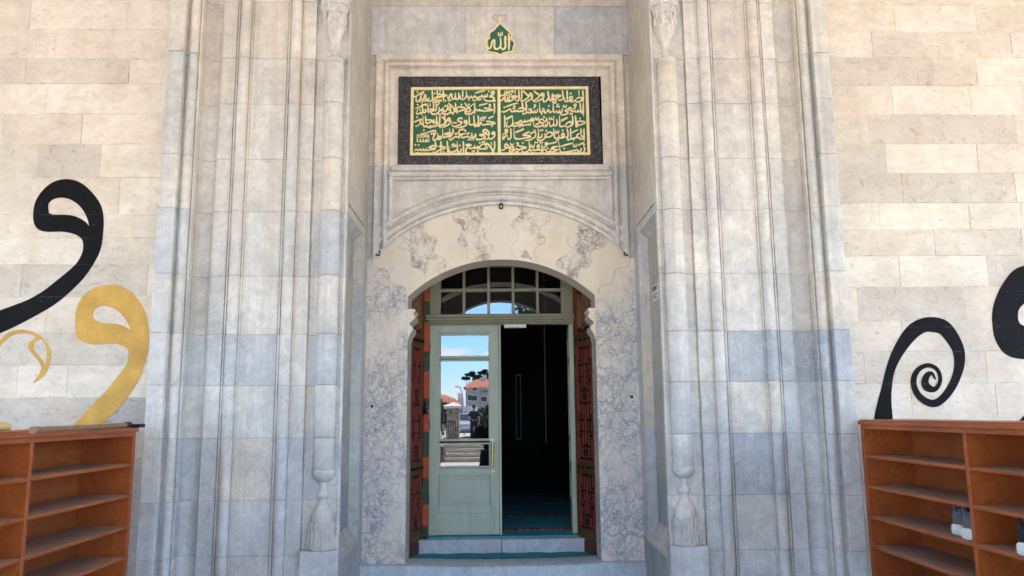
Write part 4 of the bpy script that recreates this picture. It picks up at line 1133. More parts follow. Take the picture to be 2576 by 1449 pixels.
ribs = [([(938, 690), (948, 900), (948, 1100), (938, 1215)], 62), ([(835, 770), (830, 900), (840, 1080), (800, 1165), (740, 1165), (690, 1085)], 62), ([(688, 815), (700, 960), (698, 1060), (640, 1145), (560, 1165), (508, 1110), (512, 950), (488, 900), (440, 960), (405, 1090), (360, 1155), (312, 1090), (302, 920)], 58),
        ([(628, 665), (642, 765), (690, 745), (686, 665)], 34), ([(690, 748), (742, 742), (742, 645)], 34), ([(845, 775), (885, 890)], 26)]
for i, (pp, wd_) in enumerate(ribs):
    P2 = [PM(*a) for a in (smooth_poly(pp, 6, False) if len(pp) > 2 else pp)]
    ribbon(q, P2, wd_ * .000272, YN - .011 - .0005 * i, .008)
q.build('lettering', M_GOLD, med)
q = MB(); q.prism([PM(*a) for a in smooth_poly([(682, 190), (650, 250), (635, 290), (655, 325), (685, 340), (715, 325), (735, 290), (712, 245)], 3)][::-1], YN - .012, YN, back=False); q.build('gilt_finial', M_GOLD, med)
q = MB()
for i, pp in enumerate(([(620, 340), (470, 240), (445, 200), (560, 130), (640, 180)], [(740, 330), (860, 270), (875, 150), (760, 130), (720, 170)], [(650, 160), (680, 105), (715, 160)], [(500, 200), (600, 270)], [(860, 200), (770, 260)], [(560, 150), (620, 230)], [(830, 160), (745, 220)])):
    ribbon(q, [PM(*a) for a in (smooth_poly(pp, 5, False) if len(pp) > 2 else pp)], .004, YN - .0022 - .0003 * i, .002)
q.build('sketched_tulip', plain('sketch_grey', (0.24, 0.215, 0.185), .9, bmp=0), med)

# ================================================================== painted letters on the side walls
def PL2(cx, cy): return at(.3616 * cx, 415.3 + .3616 * cy, YW)
def PR2(cx, cy): return at(1649.6 + .3616 * cx, 415.3 + .3616 * cy, YW)
def letter(name, outer, hole, f, mat_, label, dy, n=4):
    o = [f(*a) for a in smooth_poly(outer, n)]
    h = [[f(*a) for a in smooth_poly(hole, n)]] if hole else []
    q = MB()
    area = sum(o[i][0] * o[(i + 1) % len(o)][1] - o[(i + 1) % len(o)][0] * o[i][1] for i in range(len(o)))
    if area < 0: o = o[::-1]
    if h:
        area = sum(h[0][i][0] * h[0][(i + 1) % len(h[0])][1] - h[0][(i + 1) % len(h[0])][0] * h[0][i][1] for i in range(len(h[0])))
        if area > 0: h[0] = h[0][::-1]
    q.prism(o, YW - dy, YW + .001, holes=h, back=False)
    ob = q.build(name, mat_)
    tag(ob, label, 'painted letter')
    return ob
letter('painted_letter', [(470, 98), (560, 122), (640, 190), (700, 275), (722, 370), (718, 480), (700, 590), (650, 690), (580, 790), (480, 890), (380, 970), (280, 1030), (150, 1100), (0, 1170), (-160, 1225), (-420, 1270), (-420, 1160), (-180, 1085), (0, 1012), (100, 975), (200, 935), (300, 878), (400, 800), (480, 735), (540, 675), (575, 605), (579, 540), (560, 505), (510, 478), (430, 464), (330, 465), (268, 448), (237, 400), (234, 320), (255, 240), (310, 165), (380, 115)],
       [(338, 320), (340, 265), (385, 233), (440, 228), (500, 245), (560, 290), (600, 352), (621, 420), (598, 398), (560, 372), (510, 353), (450, 346), (380, 345), (346, 336)], PL2, M_VAVK, 'large black painted comma shaped letter high on the left wall', .0042)
letter('painted_letter', [(770, 833), (850, 845), (930, 900), (990, 980), (1025, 1080), (1038, 1180), (1030, 1290), (1000, 1400), (985, 1450), (940, 1540), (860, 1650), (780, 1740), (720, 1795), (560, 1960), (400, 1960), (500, 1820), (560, 1760), (640, 1670), (740, 1570), (820, 1470), (872, 1400), (900, 1335), (893, 1290), (850, 1256), (780, 1243), (700, 1250), (620, 1245), (550, 1212), (527, 1160), (525, 1060), (540, 980), (590, 900), (670, 850)],
       [(648, 1055), (653, 1015), (690, 985), (740, 981), (800, 1000), (850, 1042), (890, 1100), (905, 1142), (870, 1125), (820, 1107), (750, 1102), (690, 1091), (662, 1075)], PL2, M_VAVG, 'large ochre gold painted comma shaped letter running down behind the left shoe rack', .0030)
letter('painted_letter', [(-200, 1480), (-120, 1330), (0, 1215), (60, 1165), (130, 1145), (190, 1150), (250, 1170), (300, 1205), (340, 1260), (357, 1315), (345, 1390), (320, 1450), (282, 1490), (230, 1518), (262, 1470), (287, 1420), (276, 1375), (222, 1310), (198, 1270), (205, 1232), (248, 1200), (200, 1174), (140, 1172), (80, 1190), (30, 1230), (0, 1268), (-60, 1370), (-140, 1500)],
       [(236, 1262), (245, 1232), (290, 1216), (315, 1250), (327, 1310), (316, 1382), (290, 1350), (250, 1300)], PL2, M_VAVG, 'small ochre gold painted curl at the left edge under the black letter', .0022)
letter('painted_letter', [(2562, 700), (2480, 740), (2400, 850), (2355, 960), (2340, 1060), (2350, 1180), (2390, 1270), (2440, 1320), (2510, 1345), (2600, 1345), (2690, 1300), (2740, 1400), (2600, 1700), (2400, 1900), (2560, 1900), (2760, 1700), (2880, 1400), (2900, 1100), (2840, 860), (2720, 730), (2640, 690)],
       [(2590, 950), (2535, 990), (2518, 1040), (2530, 1100), (2590, 1125), (2680, 1120), (2760, 1090), (2740, 1010), (2680, 955)], PR2, M_VAVK, 'large black painted round letter cut by the right edge of the picture', .0040)
sp_ = [(1583, 1810, 131), (1586, 1740, 122), (1592, 1650, 95), (1605, 1560, 72), (1625, 1450, 62), (1660, 1350, 70), (1715, 1250, 85), (1785, 1160, 100), (1855, 1117, 100), (1925, 1110, 108), (2000, 1130, 110), (2060, 1200, 102), (2105, 1290, 86), (2112, 1380, 72), (2095, 1460, 60), (2060, 1540, 56), (2010, 1610, 52), (1950, 1655, 52), (1890, 1650, 50), (1830, 1605, 46), (1797, 1540, 42), (1798, 1470, 38), (1835, 1415, 33), (1895, 1393, 30), (1950, 1415, 28), (1976, 1465, 26), (1972, 1520, 28), (1937, 1560, 36), (1888, 1545, 58), (1872, 1505, 50), (1890, 1460, 38), (1922, 1450, 24), (1945, 1492, 8)]
s3 = smooth_poly(sp_, 5, False)
q = MB()
k_ = .3616 / F_PX * (YW - 0)
ribbon(q, [PR2(a, b) for a, b, c in s3], [c * k_ for a, b, c in s3], YW - .0032, .004, taper=False)
tag(q.build('painted_letter', M_VAVK), 'black painted spiral letter standing on the right shoe rack line', 'painted letter')

# ================================================================== doors
# carved doors folded back against the reveals
def carved_door(side):
    Fp = Vector((-.785, 6.668, .434)) if side < 0 else Vector((.790, 6.668, .434))
    Bp = Vector((-.698, 7.0, .434)) if side < 0 else Vector((.660, 7.02, .434))
    d = Bp - Fp
    Wd = d.length
    ang = math.atan2(d.y, d.x)
    lab = 'old carved wooden door with red lattice folded back on the left of the opening' if side < 0 else 'old carved wooden door with red lattice and an inscribed top panel folded back on the right of the opening'
    t = thing('carved_door', lab, 'door', Fp, ang, 'carved door leaves')
    M = Matrix.Translation(Fp) @ Matrix.Rotation(ang, 4, 'Z')
    # local: X along the leaf, Y thickness; the carved face looks towards the opening
    sgn = -1 if side < 0 else 1
    Hh = 2.50
    def bx(mb, x0, x1, z0, z1, d0, d1):
        a, b = sorted((sgn * d0, sgn * d1))
        mb.box(x0, x1, a, b, z0, z1, M=M)
    q = MB(); bx(q, 0, Wd, 0, Hh, -.055, 0); q.build('slab', M_DARKWOOD, t)
    q = MB()
    for x0, x1 in ((.0, .035), (Wd - .035, Wd)): bx(q, x0, x1, .10, Hh - .0, .0, .012)
    for z0, z1 in ((.10, .175), (.665, .745), (1.755, 1.835), (2.30, 2.50)): bx(q, .035, Wd - .035, z0, z1, .0, .011)
    q.build('stile', M_OLIVE, t, bevel=.002)
    q = MB(); bx(q, 0.0, Wd, .0, .095, 0, .014); q.build('kick_rail', plain('red_brown_rail', srgb('#5a2f24'), .6), t)
    red, ink = MB(), MB()
    a, b = .040, Wd - .040
    cw = b - a
    def frame(z0, z1, x0=a, x1=b, w_=.011, h=.014):
        bx(red, x0, x0 + w_, z0, z1, 0, h); bx(red, x1 - w_, x1, z0, z1, 0, h)
        bx(red, x0 + w_, x1 - w_, z0, z0 + w_, 0, h); bx(red, x0 + w_, x1 - w_, z1 - w_, z1, 0, h)
    def inlay(x0, x1, z0, z1):
        bx(ink, x0, x1, z0, z1, 0, .006)
        frame(z0 - .010, z1 + .010, x0 - .010, x1 + .010, .008, .013)
    def lattice(z0, z1, cells):
        frame(z0, z1, w_=.012)
        h = (z1 - z0 - .05) / cells
        c = (a + b) / 2
        bar = lambda x0, x1, y0, y1: bx(red, x0, x1, y0, y1, 0, .0125)
        for k in range(cells):
            zc = z0 + .03 + h * k
            # wide inlay, fork, pair of inlays, fork
            inlay(c - cw * .17, c + cw * .17, zc + .012, zc + .012 + h * .13)
            for s2 in (-1, 1):
                xs = c + s2 * cw * .28
                inlay(xs - cw * .085, xs + cw * .085, zc + h * .50, zc + h * .50 + h * .12)
                for f0, f1 in ((.22, .44), (.70, .96)):
                    bar(c + s2 * cw * .17 - .0035, c + s2 * cw * .17 + .0035, zc + h * f0, zc + h * f1)
                    bar(*sorted((c + s2 * cw * .17, c + s2 * (cw * .5 - .012))), zc + h * (f1 - .012 if f0 < .5 else f0), zc + h * (f1 if f0 < .5 else f0 + .012))
                bar(c + s2 * cw * .36 - .0035, c + s2 * cw * .36 + .0035, zc, zc + h * .36)
                bar(c + s2 * cw * .36 - .0035, c + s2 * cw * .36 + .0035, zc + h * .78, zc + h * .98)
            bar(c - .0045, c + .0045, zc + h * .26, zc + h * .94)
    lattice(.18, .66, 1)
    lattice(.75, 1.75, 2)
    frame(1.84, 2.29); frame(1.856, 2.274, a + .016, b - .016, .007, .012)
    red.build('lattice', M_REDWOOD, t, bevel=.0015)
    bx(ink, a + .03, b - .03, 1.88, 2.25, 0, .004)
    ink.build('inlay', M_INLAY, t)
    q = MB()
    rnd = random.Random(8)
    for k in range(9):                                    # upright strokes of the carved inscription
        x = a + .045 + (cw - .09) * k / 8
        q.box(x - .003, x + .003, *sorted((sgn * .004, sgn * .011)), 1.90 + rnd.uniform(0, .06), 2.22 - rnd.uniform(0, .05), M=M)
    for k in range(4):
        z = 1.92 + .07 * k
        pts = [Vector((a + .04 + (cw - .08) * i / 8, sgn * (.009 + .0004 * k), z + .03 * math.sin(i * 1.1 + k * 1.7))) for i in range(9)]
        q.tube([M @ p for p in pts], .0045, 5)
    q.build('carved_inscription', plain('carved_wood_relief', srgb('#8a6a44'), .6, var=.3), t)
    q = MB()
    for z in (.705, 1.795):
        for k in range(4):
            x = .055 + (Wd - .11) * k / 3
            p = M @ Vector((x, sgn * .011, z)); 
            q.tube([M @ Vector((x, sgn * .010, z)), M @ Vector((x, sgn * .030, z)), M @ Vector((x, sgn * .034, z + .004))], [.016, .012, .003], 8)
    q.build('iron_stud', M_IRON, t)
    if side < 0:
        q = MB(); q.tube([M @ Vector((Wd - .02, sgn * .03, 1.22 + .05 * math.sin(i * .8))) + Vector((.0, -.01 * math.cos(i * .8), 0)) for i in range(9)], .008, 6); q.box(Wd - .05, Wd - .01, *sorted((sgn * .005, sgn * .05)), 1.16, 1.21, M=M); q.build('ring_latch', M_IRON, t)
    return t
carved_door(-1); carved_door(1)

# painted stone blocks of the left reveal
pj = thing('painted_reveal', 'narrow strip of alternating orange and dark green painted blocks beside the left carved door', 'wall strip', (-.66, 7.0, .43))
zz = .44
hs = [.20, .19, .215, .185, .21, .19, .10, .24, .17, .27, .18, .12, .17, .175, .17, .16, .165]
for i, h in enumerate(hs):
    q = MB()
    q.box(-.695 + .003 * (i % 3), -.640, 6.995 - .002 * (i % 2), 7.03, zz + .003, min(zz + h - .003, 3.1))
    q.build(*(('green_block', M_DKGREEN) if i % 2 == 0 else ('orange_block', M_ORANGE)), pj, bevel=.003)
    zz += h

# olive frame with transom window
fr = thing('door_frame', 'olive painted door frame with a ten pane fanlight above the glazed doors', 'door frame', (0, 7.05, .55))
YD = 7.05
q = MB()
q.box(-.668, -.652, YD - .03, YD + .08, .56, 2.386); q.box(.655, .69, YD + .002, YD + .08, .56, 2.386)
q.box(-.675, -.545, YD + .0, YD + .06, 2.472, 3.1); q.box(.545, .685, YD + .0, YD + .06, 2.472, 3.1)
q.box(-.545, .545, YD + .0, YD + .06, 2.92, 3.1)
q.build('jamb', M_TRANS, fr, bevel=.003)
q = MB()
prof = [(2.386, YD - .012), (2.386, YD - .028), (2.398, YD - .034), (2.404, YD - .030), (2.408, YD - .046), (2.420, YD - .050), (2.424, YD - .044), (2.428, YD - .058), (2.445, YD - .062), (2.449, YD - .055), (2.455, YD - .066), (2.470, YD - .068), (2.474, YD - .060), (2.474, YD + .05), (2.386, YD + .05)]
q.grid([[(x, y, z) for z, y in prof] for x in (-.668, .655)], close=True)
q.face([(-.668, y, z) for z, y in prof]); q.face([(.655, y, z) for z, y in prof])
q.build('transom_rail', M_TRANS, fr)
q = MB()
for c in (-.336, -.1125, .1095, .331):
    q.box(c - .0125, c + .0125, YD - .004, YD + .045, 2.474, 2.92)
q.box(-.545, .545, YD - .002, YD + .043, 2.690, 2.717)
q.box(-.545, .545, YD - .003, YD + .044, 2.474, 2.486)
q.build('glazing_bar', M_TRANS, fr, bevel=.003)
xs = [-.545, -.3485, -.3235, -.125, -.10, .097, .122, .3185, .3435, .545]
for z0, z1 in ((2.486, 2.690), (2.717, 2.92)):
    for k in range(5):
        q = MB(); q.face([(xs[2 * k], YD + .02, z0), (xs[2 * k + 1], YD + .02, z0), (xs[2 * k + 1], YD + .02, z1), (xs[2 * k], YD + .02, z1)])
        q.build('pane', M_GLASS, fr, recalc=False)
q = MB(); q.box(.025, .225, YD - .055, YD - .006, 2.352, 2.384); q.build('door_closer', M_STEEL, fr, bevel=.006)

def glazed_leaf(label, loc, rot, lean=0.0):
    """leaf built in its own frame: x from 0 (hinge) to .645, y depth, z from 0"""
    t = thing('glazed_door', label, 'glazed door', loc, rot, None)
    t.rotation_euler = (lean, 0, rot)
    M = world_of(t)
    Wd, Hh = .645, 1.845
    z = lambda a: a - .555
    q = MB()
    xl, xr = .106, .534
    q.box(0, xl - .010, 0, .042, 0, Hh, M=M); q.box(xr + .010, Wd - .022, 0, .042, 0, Hh, M=M)
    q.box(Wd - .020, Wd, -.010, .030, 0, Hh, M=M)
    for z0, z1 in ((0, .2495), (.5005, .565), (.798, .818), (1.526, 1.538), (1.755, Hh)):
        q.box(xl - .010, xr + .010, .0005, .0415, z0, z1, M=M)
    q.build('leaf_frame', M_DOOR, t, bevel=.003)
    q = MB()
    for z0, z1 in ((.578, .773), (.808 + .0, 1.513), (1.545, 1.740)):
        pass
    panes = [(.5825, .7695), (.813, 1.505), (1.550, 1.738)]
    for z0, z1 in panes:                                   # beads around each pane
        for a, b, c, d in ((xl - .012, xl, z0 - .014, z1 + .014), (xr, xr + .012, z0 - .014, z1 + .014), (xl, xr, z0 - .014, z0), (xl, xr, z1, z1 + .014)):
            q.box(a, b, -.006, .036, c, d, M=M)
    q.build('glazing_bead', M_DOOR, t, bevel=.002)
    for z0, z1 in panes:
        q = MB(); q.face([M @ Vector(p) for p in ((xl, .018, z0), (xr, .018, z0), (xr, .018, z1), (xl, .018, z1))]); q.build('pane', M_GLASS, t, recalc=False)
    for (z0, z1, x0, x1) in ((.250, .500, .100, .540),):
        q = MB()
        for a, b, c, d in ((x0, x0 + .012, z0, z1), (x1 - .012, x1, z0, z1), (x0 + .012, x1 - .012, z0, z0 + .012), (x0 + .012, x1 - .012, z1 - .012, z1)):
            q.box(a, b, -.004, .03, c, d, M=M)
        q.box(x0 + .012, x1 - .012, .012, .03, z0 + .012, z1 - .012, M=M)
        q.box(x0 + .034, x1 - .034, .003, .012, z0 + .034, z1 - .034, M=M)
        q.build('raised_panel', M_DOOR, t, bevel=.003)
    q = MB(); q.box(.060, .580, -.008, .0, .012, .180, M=M); q.build('kick_board', M_DOOR, t, bevel=.003)
    q = MB(); q.box(.055, .570, -.007, .0, 1.765, 1.828, M=M); q.build('top_board', M_DOOR, t, bevel=.003)
    h = MB()
    hx = .566
    h.tube([M @ Vector((hx, -.045, .545)), M @ Vector((hx, -.045, .80))], .010, 10)
    for zz in (.555, .79):
        h.tube([M @ Vector((hx, -.0455, zz)), M @ Vector((hx, .0, zz))], .007, 8)
    ho = h.build('handle', M_BRASS, t, smooth=True)
    h = MB()
    for zz in (.545, .80):
        h.tube([M @ Vector((hx, -.004, zz)), M @ Vector((hx, .0, zz))], .021, 14)
    h.build('rose', M_STEEL, ho)
    for zz in (.30, .95, 1.62):
        h = MB(); h.tube([M @ Vector((-.006, -.012, zz - .06)), M @ Vector((-.006, -.012, zz + .06))], .009, 8); h.box(-.012, .012, -.006, .0, zz - .045, zz + .045, M=M); h.build('hinge', M_IRON, t)
    return t
GLASS_YAW, GLASS_LEAN = R(0.33), R(0.35)
glazed_leaf('sage green glazed door standing closed on the left of the opening', (-.650, YD, .558), GLASS_YAW, -GLASS_LEAN)
glazed_leaf('sage green glazed door swung open into the hall and seen edge on at the right', (.652, YD + .01, .558), R(86.5))

# ================================================================== shoe racks
SHELF = [1.304, 1.112, .919, .735, .54, .345, .15]
def rack(name, label, loc, rot, face):
    """local: x along the rack (0 at the far end, growing towards the viewer), y into the rack, z up; face = +1 when the rack opens to +x of the world"""
    t = thing(name, label, 'shoe rack', loc, 0)
    t.rotation_euler = (0, 0, rot)
    M = world_of(t) @ Matrix.Scale(-1, 4, Vector((0, 1, 0))) if face < 0 else world_of(t)
    Ln, Dp, Tp = 3.36, .325, 1.50
    bay = 1.12
    q = MB(); q.box(-.045, Ln + .02, -.012, Dp + .01, Tp, Tp + .026, M=M)
    q.box(-.040, Ln + .015, .0, Dp + .005, Tp + .0262, Tp + .034, M=M); q.build('top_board', M_CAB, t, bevel=.003)
    q = MB(); q.box(-.02, Ln, Dp, Dp + .012, .03, Tp, M=M); q.build('back_panel', M_CAB, t)
    q = MB(); q.box(-.022, Ln, .0, .022, Tp - .026, Tp - .0005, M=M); q.build('top_rail', M_CAB, t, bevel=.002)
    for k in range(4):
        q = MB(); x = bay * k
        q.box(x - .024, x + .001 if k == 0 else x + .003, .0006, Dp - .0005, .03, Tp - .001, M=M)
        if k == 0: q.box(x - .024, x - .001, -.004, .0004, .03, Tp - .027, M=M); q.box(x - .044, x - .026, .006, Dp, .03, Tp - .002, M=M)
        q.build('side_panel' if k in (0, 3) else 'divider', M_CAB, t, bevel=.002)
    for z in SHELF:
        for k in range(3):
            q = MB(); q.box(bay * k + .0035 - (.002 if k == 0 else 0), bay * (k + 1) - .0245, .004, Dp - .001, z - .018, z, M=M)
            q.build('shelf', M_CAB, t, bevel=.002)
    q = MB(); q.box(-.02, Ln, .03, Dp - .01, 0.0, .03, M=M); q.build('plinth', M_CAB, t)
    return t, M
# left rack faces +x: local x runs towards the viewer (-y), local y runs to -x
rl, ML = rack('shoe_rack', 'empty brown varnished wooden shoe rack with dusty shelves against the left wall', (-2.376, 5.165, 0), R(-90), -1)
rr_, MR = rack('shoe_rack', 'brown varnished wooden shoe rack with a few sneakers inside against the right wall', (2.362, 5.20, 0), R(-89.5), 1)

# sneakers
M_KNIT = plain('grey_knit', srgb('#5d6066'), .9, var=.2, scale=60, bmp=.4)
M_KNITD = plain('black_knit', srgb('#1d2423'), .9, var=.3, scale=60, bmp=.4)
M_SOLE = plain('white_rubber_sole', srgb('#dcd8d2'), .6, var=.06)
def sneaker(loc, rot, label, knit, group):
    t = thing('sneaker', label, 'shoe', loc, rot, group)
    M = world_of(t)
    def ring(x, w_, zb, zt, n=14, flat=.0):
        o = []
        for k in range(n):
            a = 2 * math.pi * k / n
            cy, sz = math.cos(a), math.sin(a)
            o.append(M @ (Vector((x, w_ * (abs(cy) ** .55) * (1 if cy > 0 else -1), (zb + zt) / 2 + (zt - zb) / 2 * (abs(sz) ** .45) * (1 if sz > 0 else -1))) * 1.12))
        return o
    q = MB()
    S = [(-.014, .016, .014, .046), (-.008, .034, .005, .056), (.012, .044, .0, .058), (.05, .044, .001, .050), (.11, .036, .003, .035), (.17, .042, .001, .033), (.22, .044, .0, .031), (.255, .036, .004, .032), (.272, .018, .010, .028)]
    rows = [ring(*p) for p in S]
    q.grid(rows, close=True); q.face(rows[0]); q.face(rows[-1][::-1])
    q.build('sole', M_SOLE, t, smooth=True)
    q = MB()
    S = [(.000, .027, .045, .118), (.010, .035, .046, .130), (.04, .038, .042, .128), (.075, .038, .038, .118), (.11, .037, .033, .102), (.15, .038, .029, .084), (.20, .038, .027, .062), (.24, .030, .027, .048), (.262, .014, .027, .036)]
    rows = [ring(*p) for p in S]
    q.grid(rows, close=True); q.face(rows[0]); q.face(rows[-1][::-1])
    u = q.build('upper', knit, t, smooth=True)
    q = MB()
    rows = [[M @ Vector((.050 + rr2 * .045 * math.cos(2 * math.pi * k / 14), rr2 * .034 * math.sin(2 * math.pi * k / 14), z + .024)) for k in range(14)] for rr2, z in ((1.06, .112), (1.08, .122), (.92, .1235), (.86, .112))]
    q.grid(rows, close=True); q.build('collar', knit, t, smooth=True)
    q = MB(); q.tube([M @ Vector(p) for p in ((.006, 0, .125), (-.010, 0, .152), (-.022, 0, .172), (-.017, 0, .176), (-.002, 0, .152))], .006, 6); q.build('heel_tab', knit, t)
    return t
def on_shelf(cx, cy, z):
    return atz((3360 + cx * .4333) / 1.5652, (1640 + cy * .4333) / 1.5652, z)
a = on_shelf(940, 1078, .925); b = on_shelf(1030, 1118, .925)
sneaker((a[0] + .01, a[1], .919), R(14), 'grey knit sneaker with white sole on the right rack, fully visible beside its twin', M_KNIT, 'pair of grey sneakers')
sneaker((b[0] + .01, b[1], .919), R(10), 'grey knit sneaker with white sole half hidden by the upright of the right rack', M_KNIT, 'pair of grey sneakers')
a = on_shelf(1535, 1262, .925)
sneaker((a[0] + .012, a[1] - .01, .919), R(20), 'black knit sneaker with white sole on the right rack, cut by the picture edge', M_KNITD, None)

# broom and wooden rod lying on the left rack
M_BROOMW = plain('dusty_broom_wood', srgb('#8a6d50'), .8, var=.25, scale=6, stretch=(1, 8, 8))
def at_left(cx, cy, z): return atz(cx * .4333 / 1.5652, (1640 + cy * .4333) / 1.5652, z)
a, b = at_left(305, 112, 1.553), at_left(1150, 74, 1.553)
b = (b[0], min(b[1], 5.25))
broom = thing('broom', 'broom with dusty wooden handle and black head lying on top of the left shoe rack', 'broom', (a[0], a[1], 1.535))
q = MB(); q.tube([(a[0], a[1], 1.548), (a[0] * .5 + b[0] * .5, (a[1] + b[1]) / 2, 1.549), (b[0], b[1], 1.552)], [.0135, .0125, .0125], 10); q.tube([(a[0] + .0005, a[1] - .008, 1.548), (a[0], a[1] + .03, 1.548)], .0155, 10); q.build('handle', M_BROOMW, broom, smooth=True)
q = MB(); q.tube([(b[0], b[1] - .02, 1.552), (b[0] - .004, b[1] + .05, 1.553)], .0165, 10)
q.box(b[0] - .20, b[0] + .055, b[1] + .05, b[1] + .12, 1.5345, 1.556); q.build('head', M_IRON, broom, bevel=.004)
a = at_left(85, 90, 1.557)
rod = MB(); rod.tube([(a[0], a[1], 1.556), (a[0] - .012, a[1] - .03, 1.556), (a[0] - .12, a[1] - .22, 1.556)], [.017, .021, .020], 12)
tag(rod.build('wooden_rod', plain('pale_turned_wood', srgb('#c9a968'), .6, var=.15, scale=10), None, smooth=True), 'pale turned wooden rod end lying on the left shoe rack beside the broom', 'rod')

# iron hooks under the hood, studs in the jambs, notice sticker
def hook(x, z, y, label):
    q = MB()
    q.tube([(x, y + .03, z), (x, y - .02, z)], .009, 8)
    ring_ = [(x + .016 * math.sin(2 * math.pi * k / 12), y - .018 - .004 * math.cos(2 * math.pi * k / 12), z - .022 + .020 * math.cos(2 * math.pi * k / 12)) for k in range(13)]
    q.tube(ring_, .006, 6)
    tag(q.build('iron_hook', M_IRON, None, smooth=True), label, 'hook', 'iron hooks under the hood arch')
hook(0, 3.318, YN, 'small iron hook hanging at the crown of the hood arch')
hook(-1.012, 2.925, YN, 'small iron hook at the left foot of the hood arch')
hook(1.03, 2.915, YN, 'small iron hook at the right foot of the hood arch')
for u, v, lab in ((936, 1022, 'small iron stud in the left veined marble jamb'), (1589, 998, 'small iron stud in the right veined marble jamb')):
    x, z = at(u, v, YM)
    q = MB(); q.box(x - .010, x + .010, YM - .010, YM + .01, z - .010, z + .010); q.tube([(x, YM - .016, z), (x, YM, z)], .006, 8)
    tag(q.build('iron_stud', M_IRON, None, bevel=.002), lab, 'stud', 'iron studs in the jambs')
sg = thing('notice_plate', 'small white notice plate with black letters high on the right side of the niche', 'sign', (1.10, 5.57, 2.39))
q = MB(); q.box(1.0985, 1.1033, 5.475, 5.665, 2.388, 2.505); q.build('plate', plain('white_plate', (.62, .60, .57), .5, bmp=0), sg)
def text_mesh(s, size, m, parent, mat_world, name):
    cu = bpy.data.curves.new(name, 'FONT'); cu.body = s; cu.size = size; cu.extrude = .0006; cu.align_x = 'CENTER'; cu.align_y = 'CENTER'; cu.resolution_u = 3; cu.offset = size * .02
    tmp = bpy.data.objects.new('tmp_text', cu); COL.objects.link(tmp)
    dg = bpy.context.evaluated_depsgraph_get()
    me = bpy.data.meshes.new_from_object(tmp.evaluated_get(dg))
    bpy.data.objects.remove(tmp)
    me.transform(world_of(parent).inverted() @ mat_world if parent else mat_world)
    me.name = name; me.materials.clear(); me.materials.append(m)
    o = bpy.data.objects.new(name, me); COL.objects.link(o); o.parent = parent
    return o
M_INK = plain('black_ink', (.015, .015, .015), .6, bmp=0)
TM = lambda z: Matrix.Translation((1.0978, 5.57, z)) @ Matrix.Rotation(R(-90), 4, 'Z') @ Matrix.Rotation(R(90), 4, 'X')
text_mesh('İRTİBAT', .044, M_INK, sg, TM(2.475), 'lettering')
text_mesh('E 6 2', .062, M_INK, sg, TM(2.420), 'lettering')

# ================================================================== the porch the photographer stands in
porch = thing('porch', 'arched stone porch roofing the space in front of the portal', 'porch', (0, -3, 0))
M_PORCH = plain('porch_stone', (.075, .07, .065), .85, var=.12, scale=3)
M_VAULT = plain('porch_plaster', (.74, .70, .63), .9, var=.05, scale=3)
poly = [(-12, 6.3), (-12, 0)]
for k in range(-3, 4):
    cx = .05 + 3.9 * k
    if k in (-3, 3): continue
    poly += [(cx - 1.55, 0), (cx - 1.55, 2.5)] + [(cx - 1.55 * math.cos(math.pi * i / 20), 2.5 + 1.55 * math.sin(math.pi * i / 20) * 1.0) for i in range(1, 20)] + [(cx + 1.55, 2.5), (cx + 1.55, 0)]
poly += [(12, 0), (12, 6.3)]
q = MB(); q.prism(poly, -3.35, -3.0); q.build('arcade', M_PORCH, porch)
q = MB(); q.box(-12, 12, -4.0, 8.0, 6.3, 6.7); q.build('roof', M_VAULT, porch)
for s in (-1, 1):
    q = MB(); q.box(s * 7.5 - .2, s * 7.5 + .2, -3.0, 5.42, 4.2, 6.3); q.build('side_beam', M_VAULT, porch)
q = MB(); q.box(-12, 12, 8.0, 24, 8.6, 9.5); q.box(-12, 12, 6.8, 8.6, 6.6, 9.5)
q.build('hall_roof', M_PORCH, porch)

# ================================================================== what the glass of the door reflects
UC, VC, ZE = 1222.0, 1063.0, 1.69
def RB(u, v, L):
    return Vector(((u - UC) / F_PX * L - .057, 14.1 - L, ZE - (v - VC) / F_PX * L))
def CR(cx, cy): return ((1600 + .3451 * cx) / 1.5652, (1400 + .3451 * cy) / 1.5652)
M_STEP = plain('pale_step_stone', (.56, .50, .40), .85, var=.12, scale=6)
M_RUBBLE = None
m, nt, b = new_mat('rubble_stone')
P = pos(nt)
vo = N(nt, 'TexVoronoi', {'Vector': N(nt, 'Mapping', {'Vector': P, 'Scale': (1, 1, 1.9)}).outputs[0], 'Scale': 4.2})
vd = N(nt, 'TexVoronoi', {'Vector': N(nt, 'Mapping', {'Vector': P, 'Scale': (1, 1, 1.9)}).outputs[0], 'Scale': 4.2}, feature='DISTANCE_TO_EDGE').outputs[0]
c = mixc(nt, N(nt, 'SeparateColor', {'Color': vo.outputs['Color']}).outputs[0], (.20, .155, .11), (.40, .34, .26))
c = mixc(nt, ramp(nt, vd, .02, .07, 1, 0), c, (.46, .42, .35))
nt.links.new(c, b.inputs['Base Color']); b.inputs['Roughness'].default_value = .9
M_RUBBLE = m
M_WHITEW = plain('white_render', (.72, .70, .66), .8, var=.05)
M_GREYW = plain('grey_render', (.40, .39, .37), .85, var=.1, scale=2)
M_TILE = plain('red_roof_tile', (.42, .13, .07), .8, var=.25, scale=3, stretch=(6, 1, 1))
M_WIN = plain('dark_window', (.05, .07, .09), .15, bmp=0)
M_LEAF = plain('leaf_green', (.055, .085, .025), .7, var=.4, scale=3, bmp=0)
M_LEAFD = plain('dark_needle_green', (.018, .035, .016), .8, var=.4, scale=2, bmp=0)
M_BARK = plain('bark', (.10, .075, .055), .9, var=.3)
M_DRY = plain('dry_plants', (.13, .095, .06), .9, var=.4, scale=9)
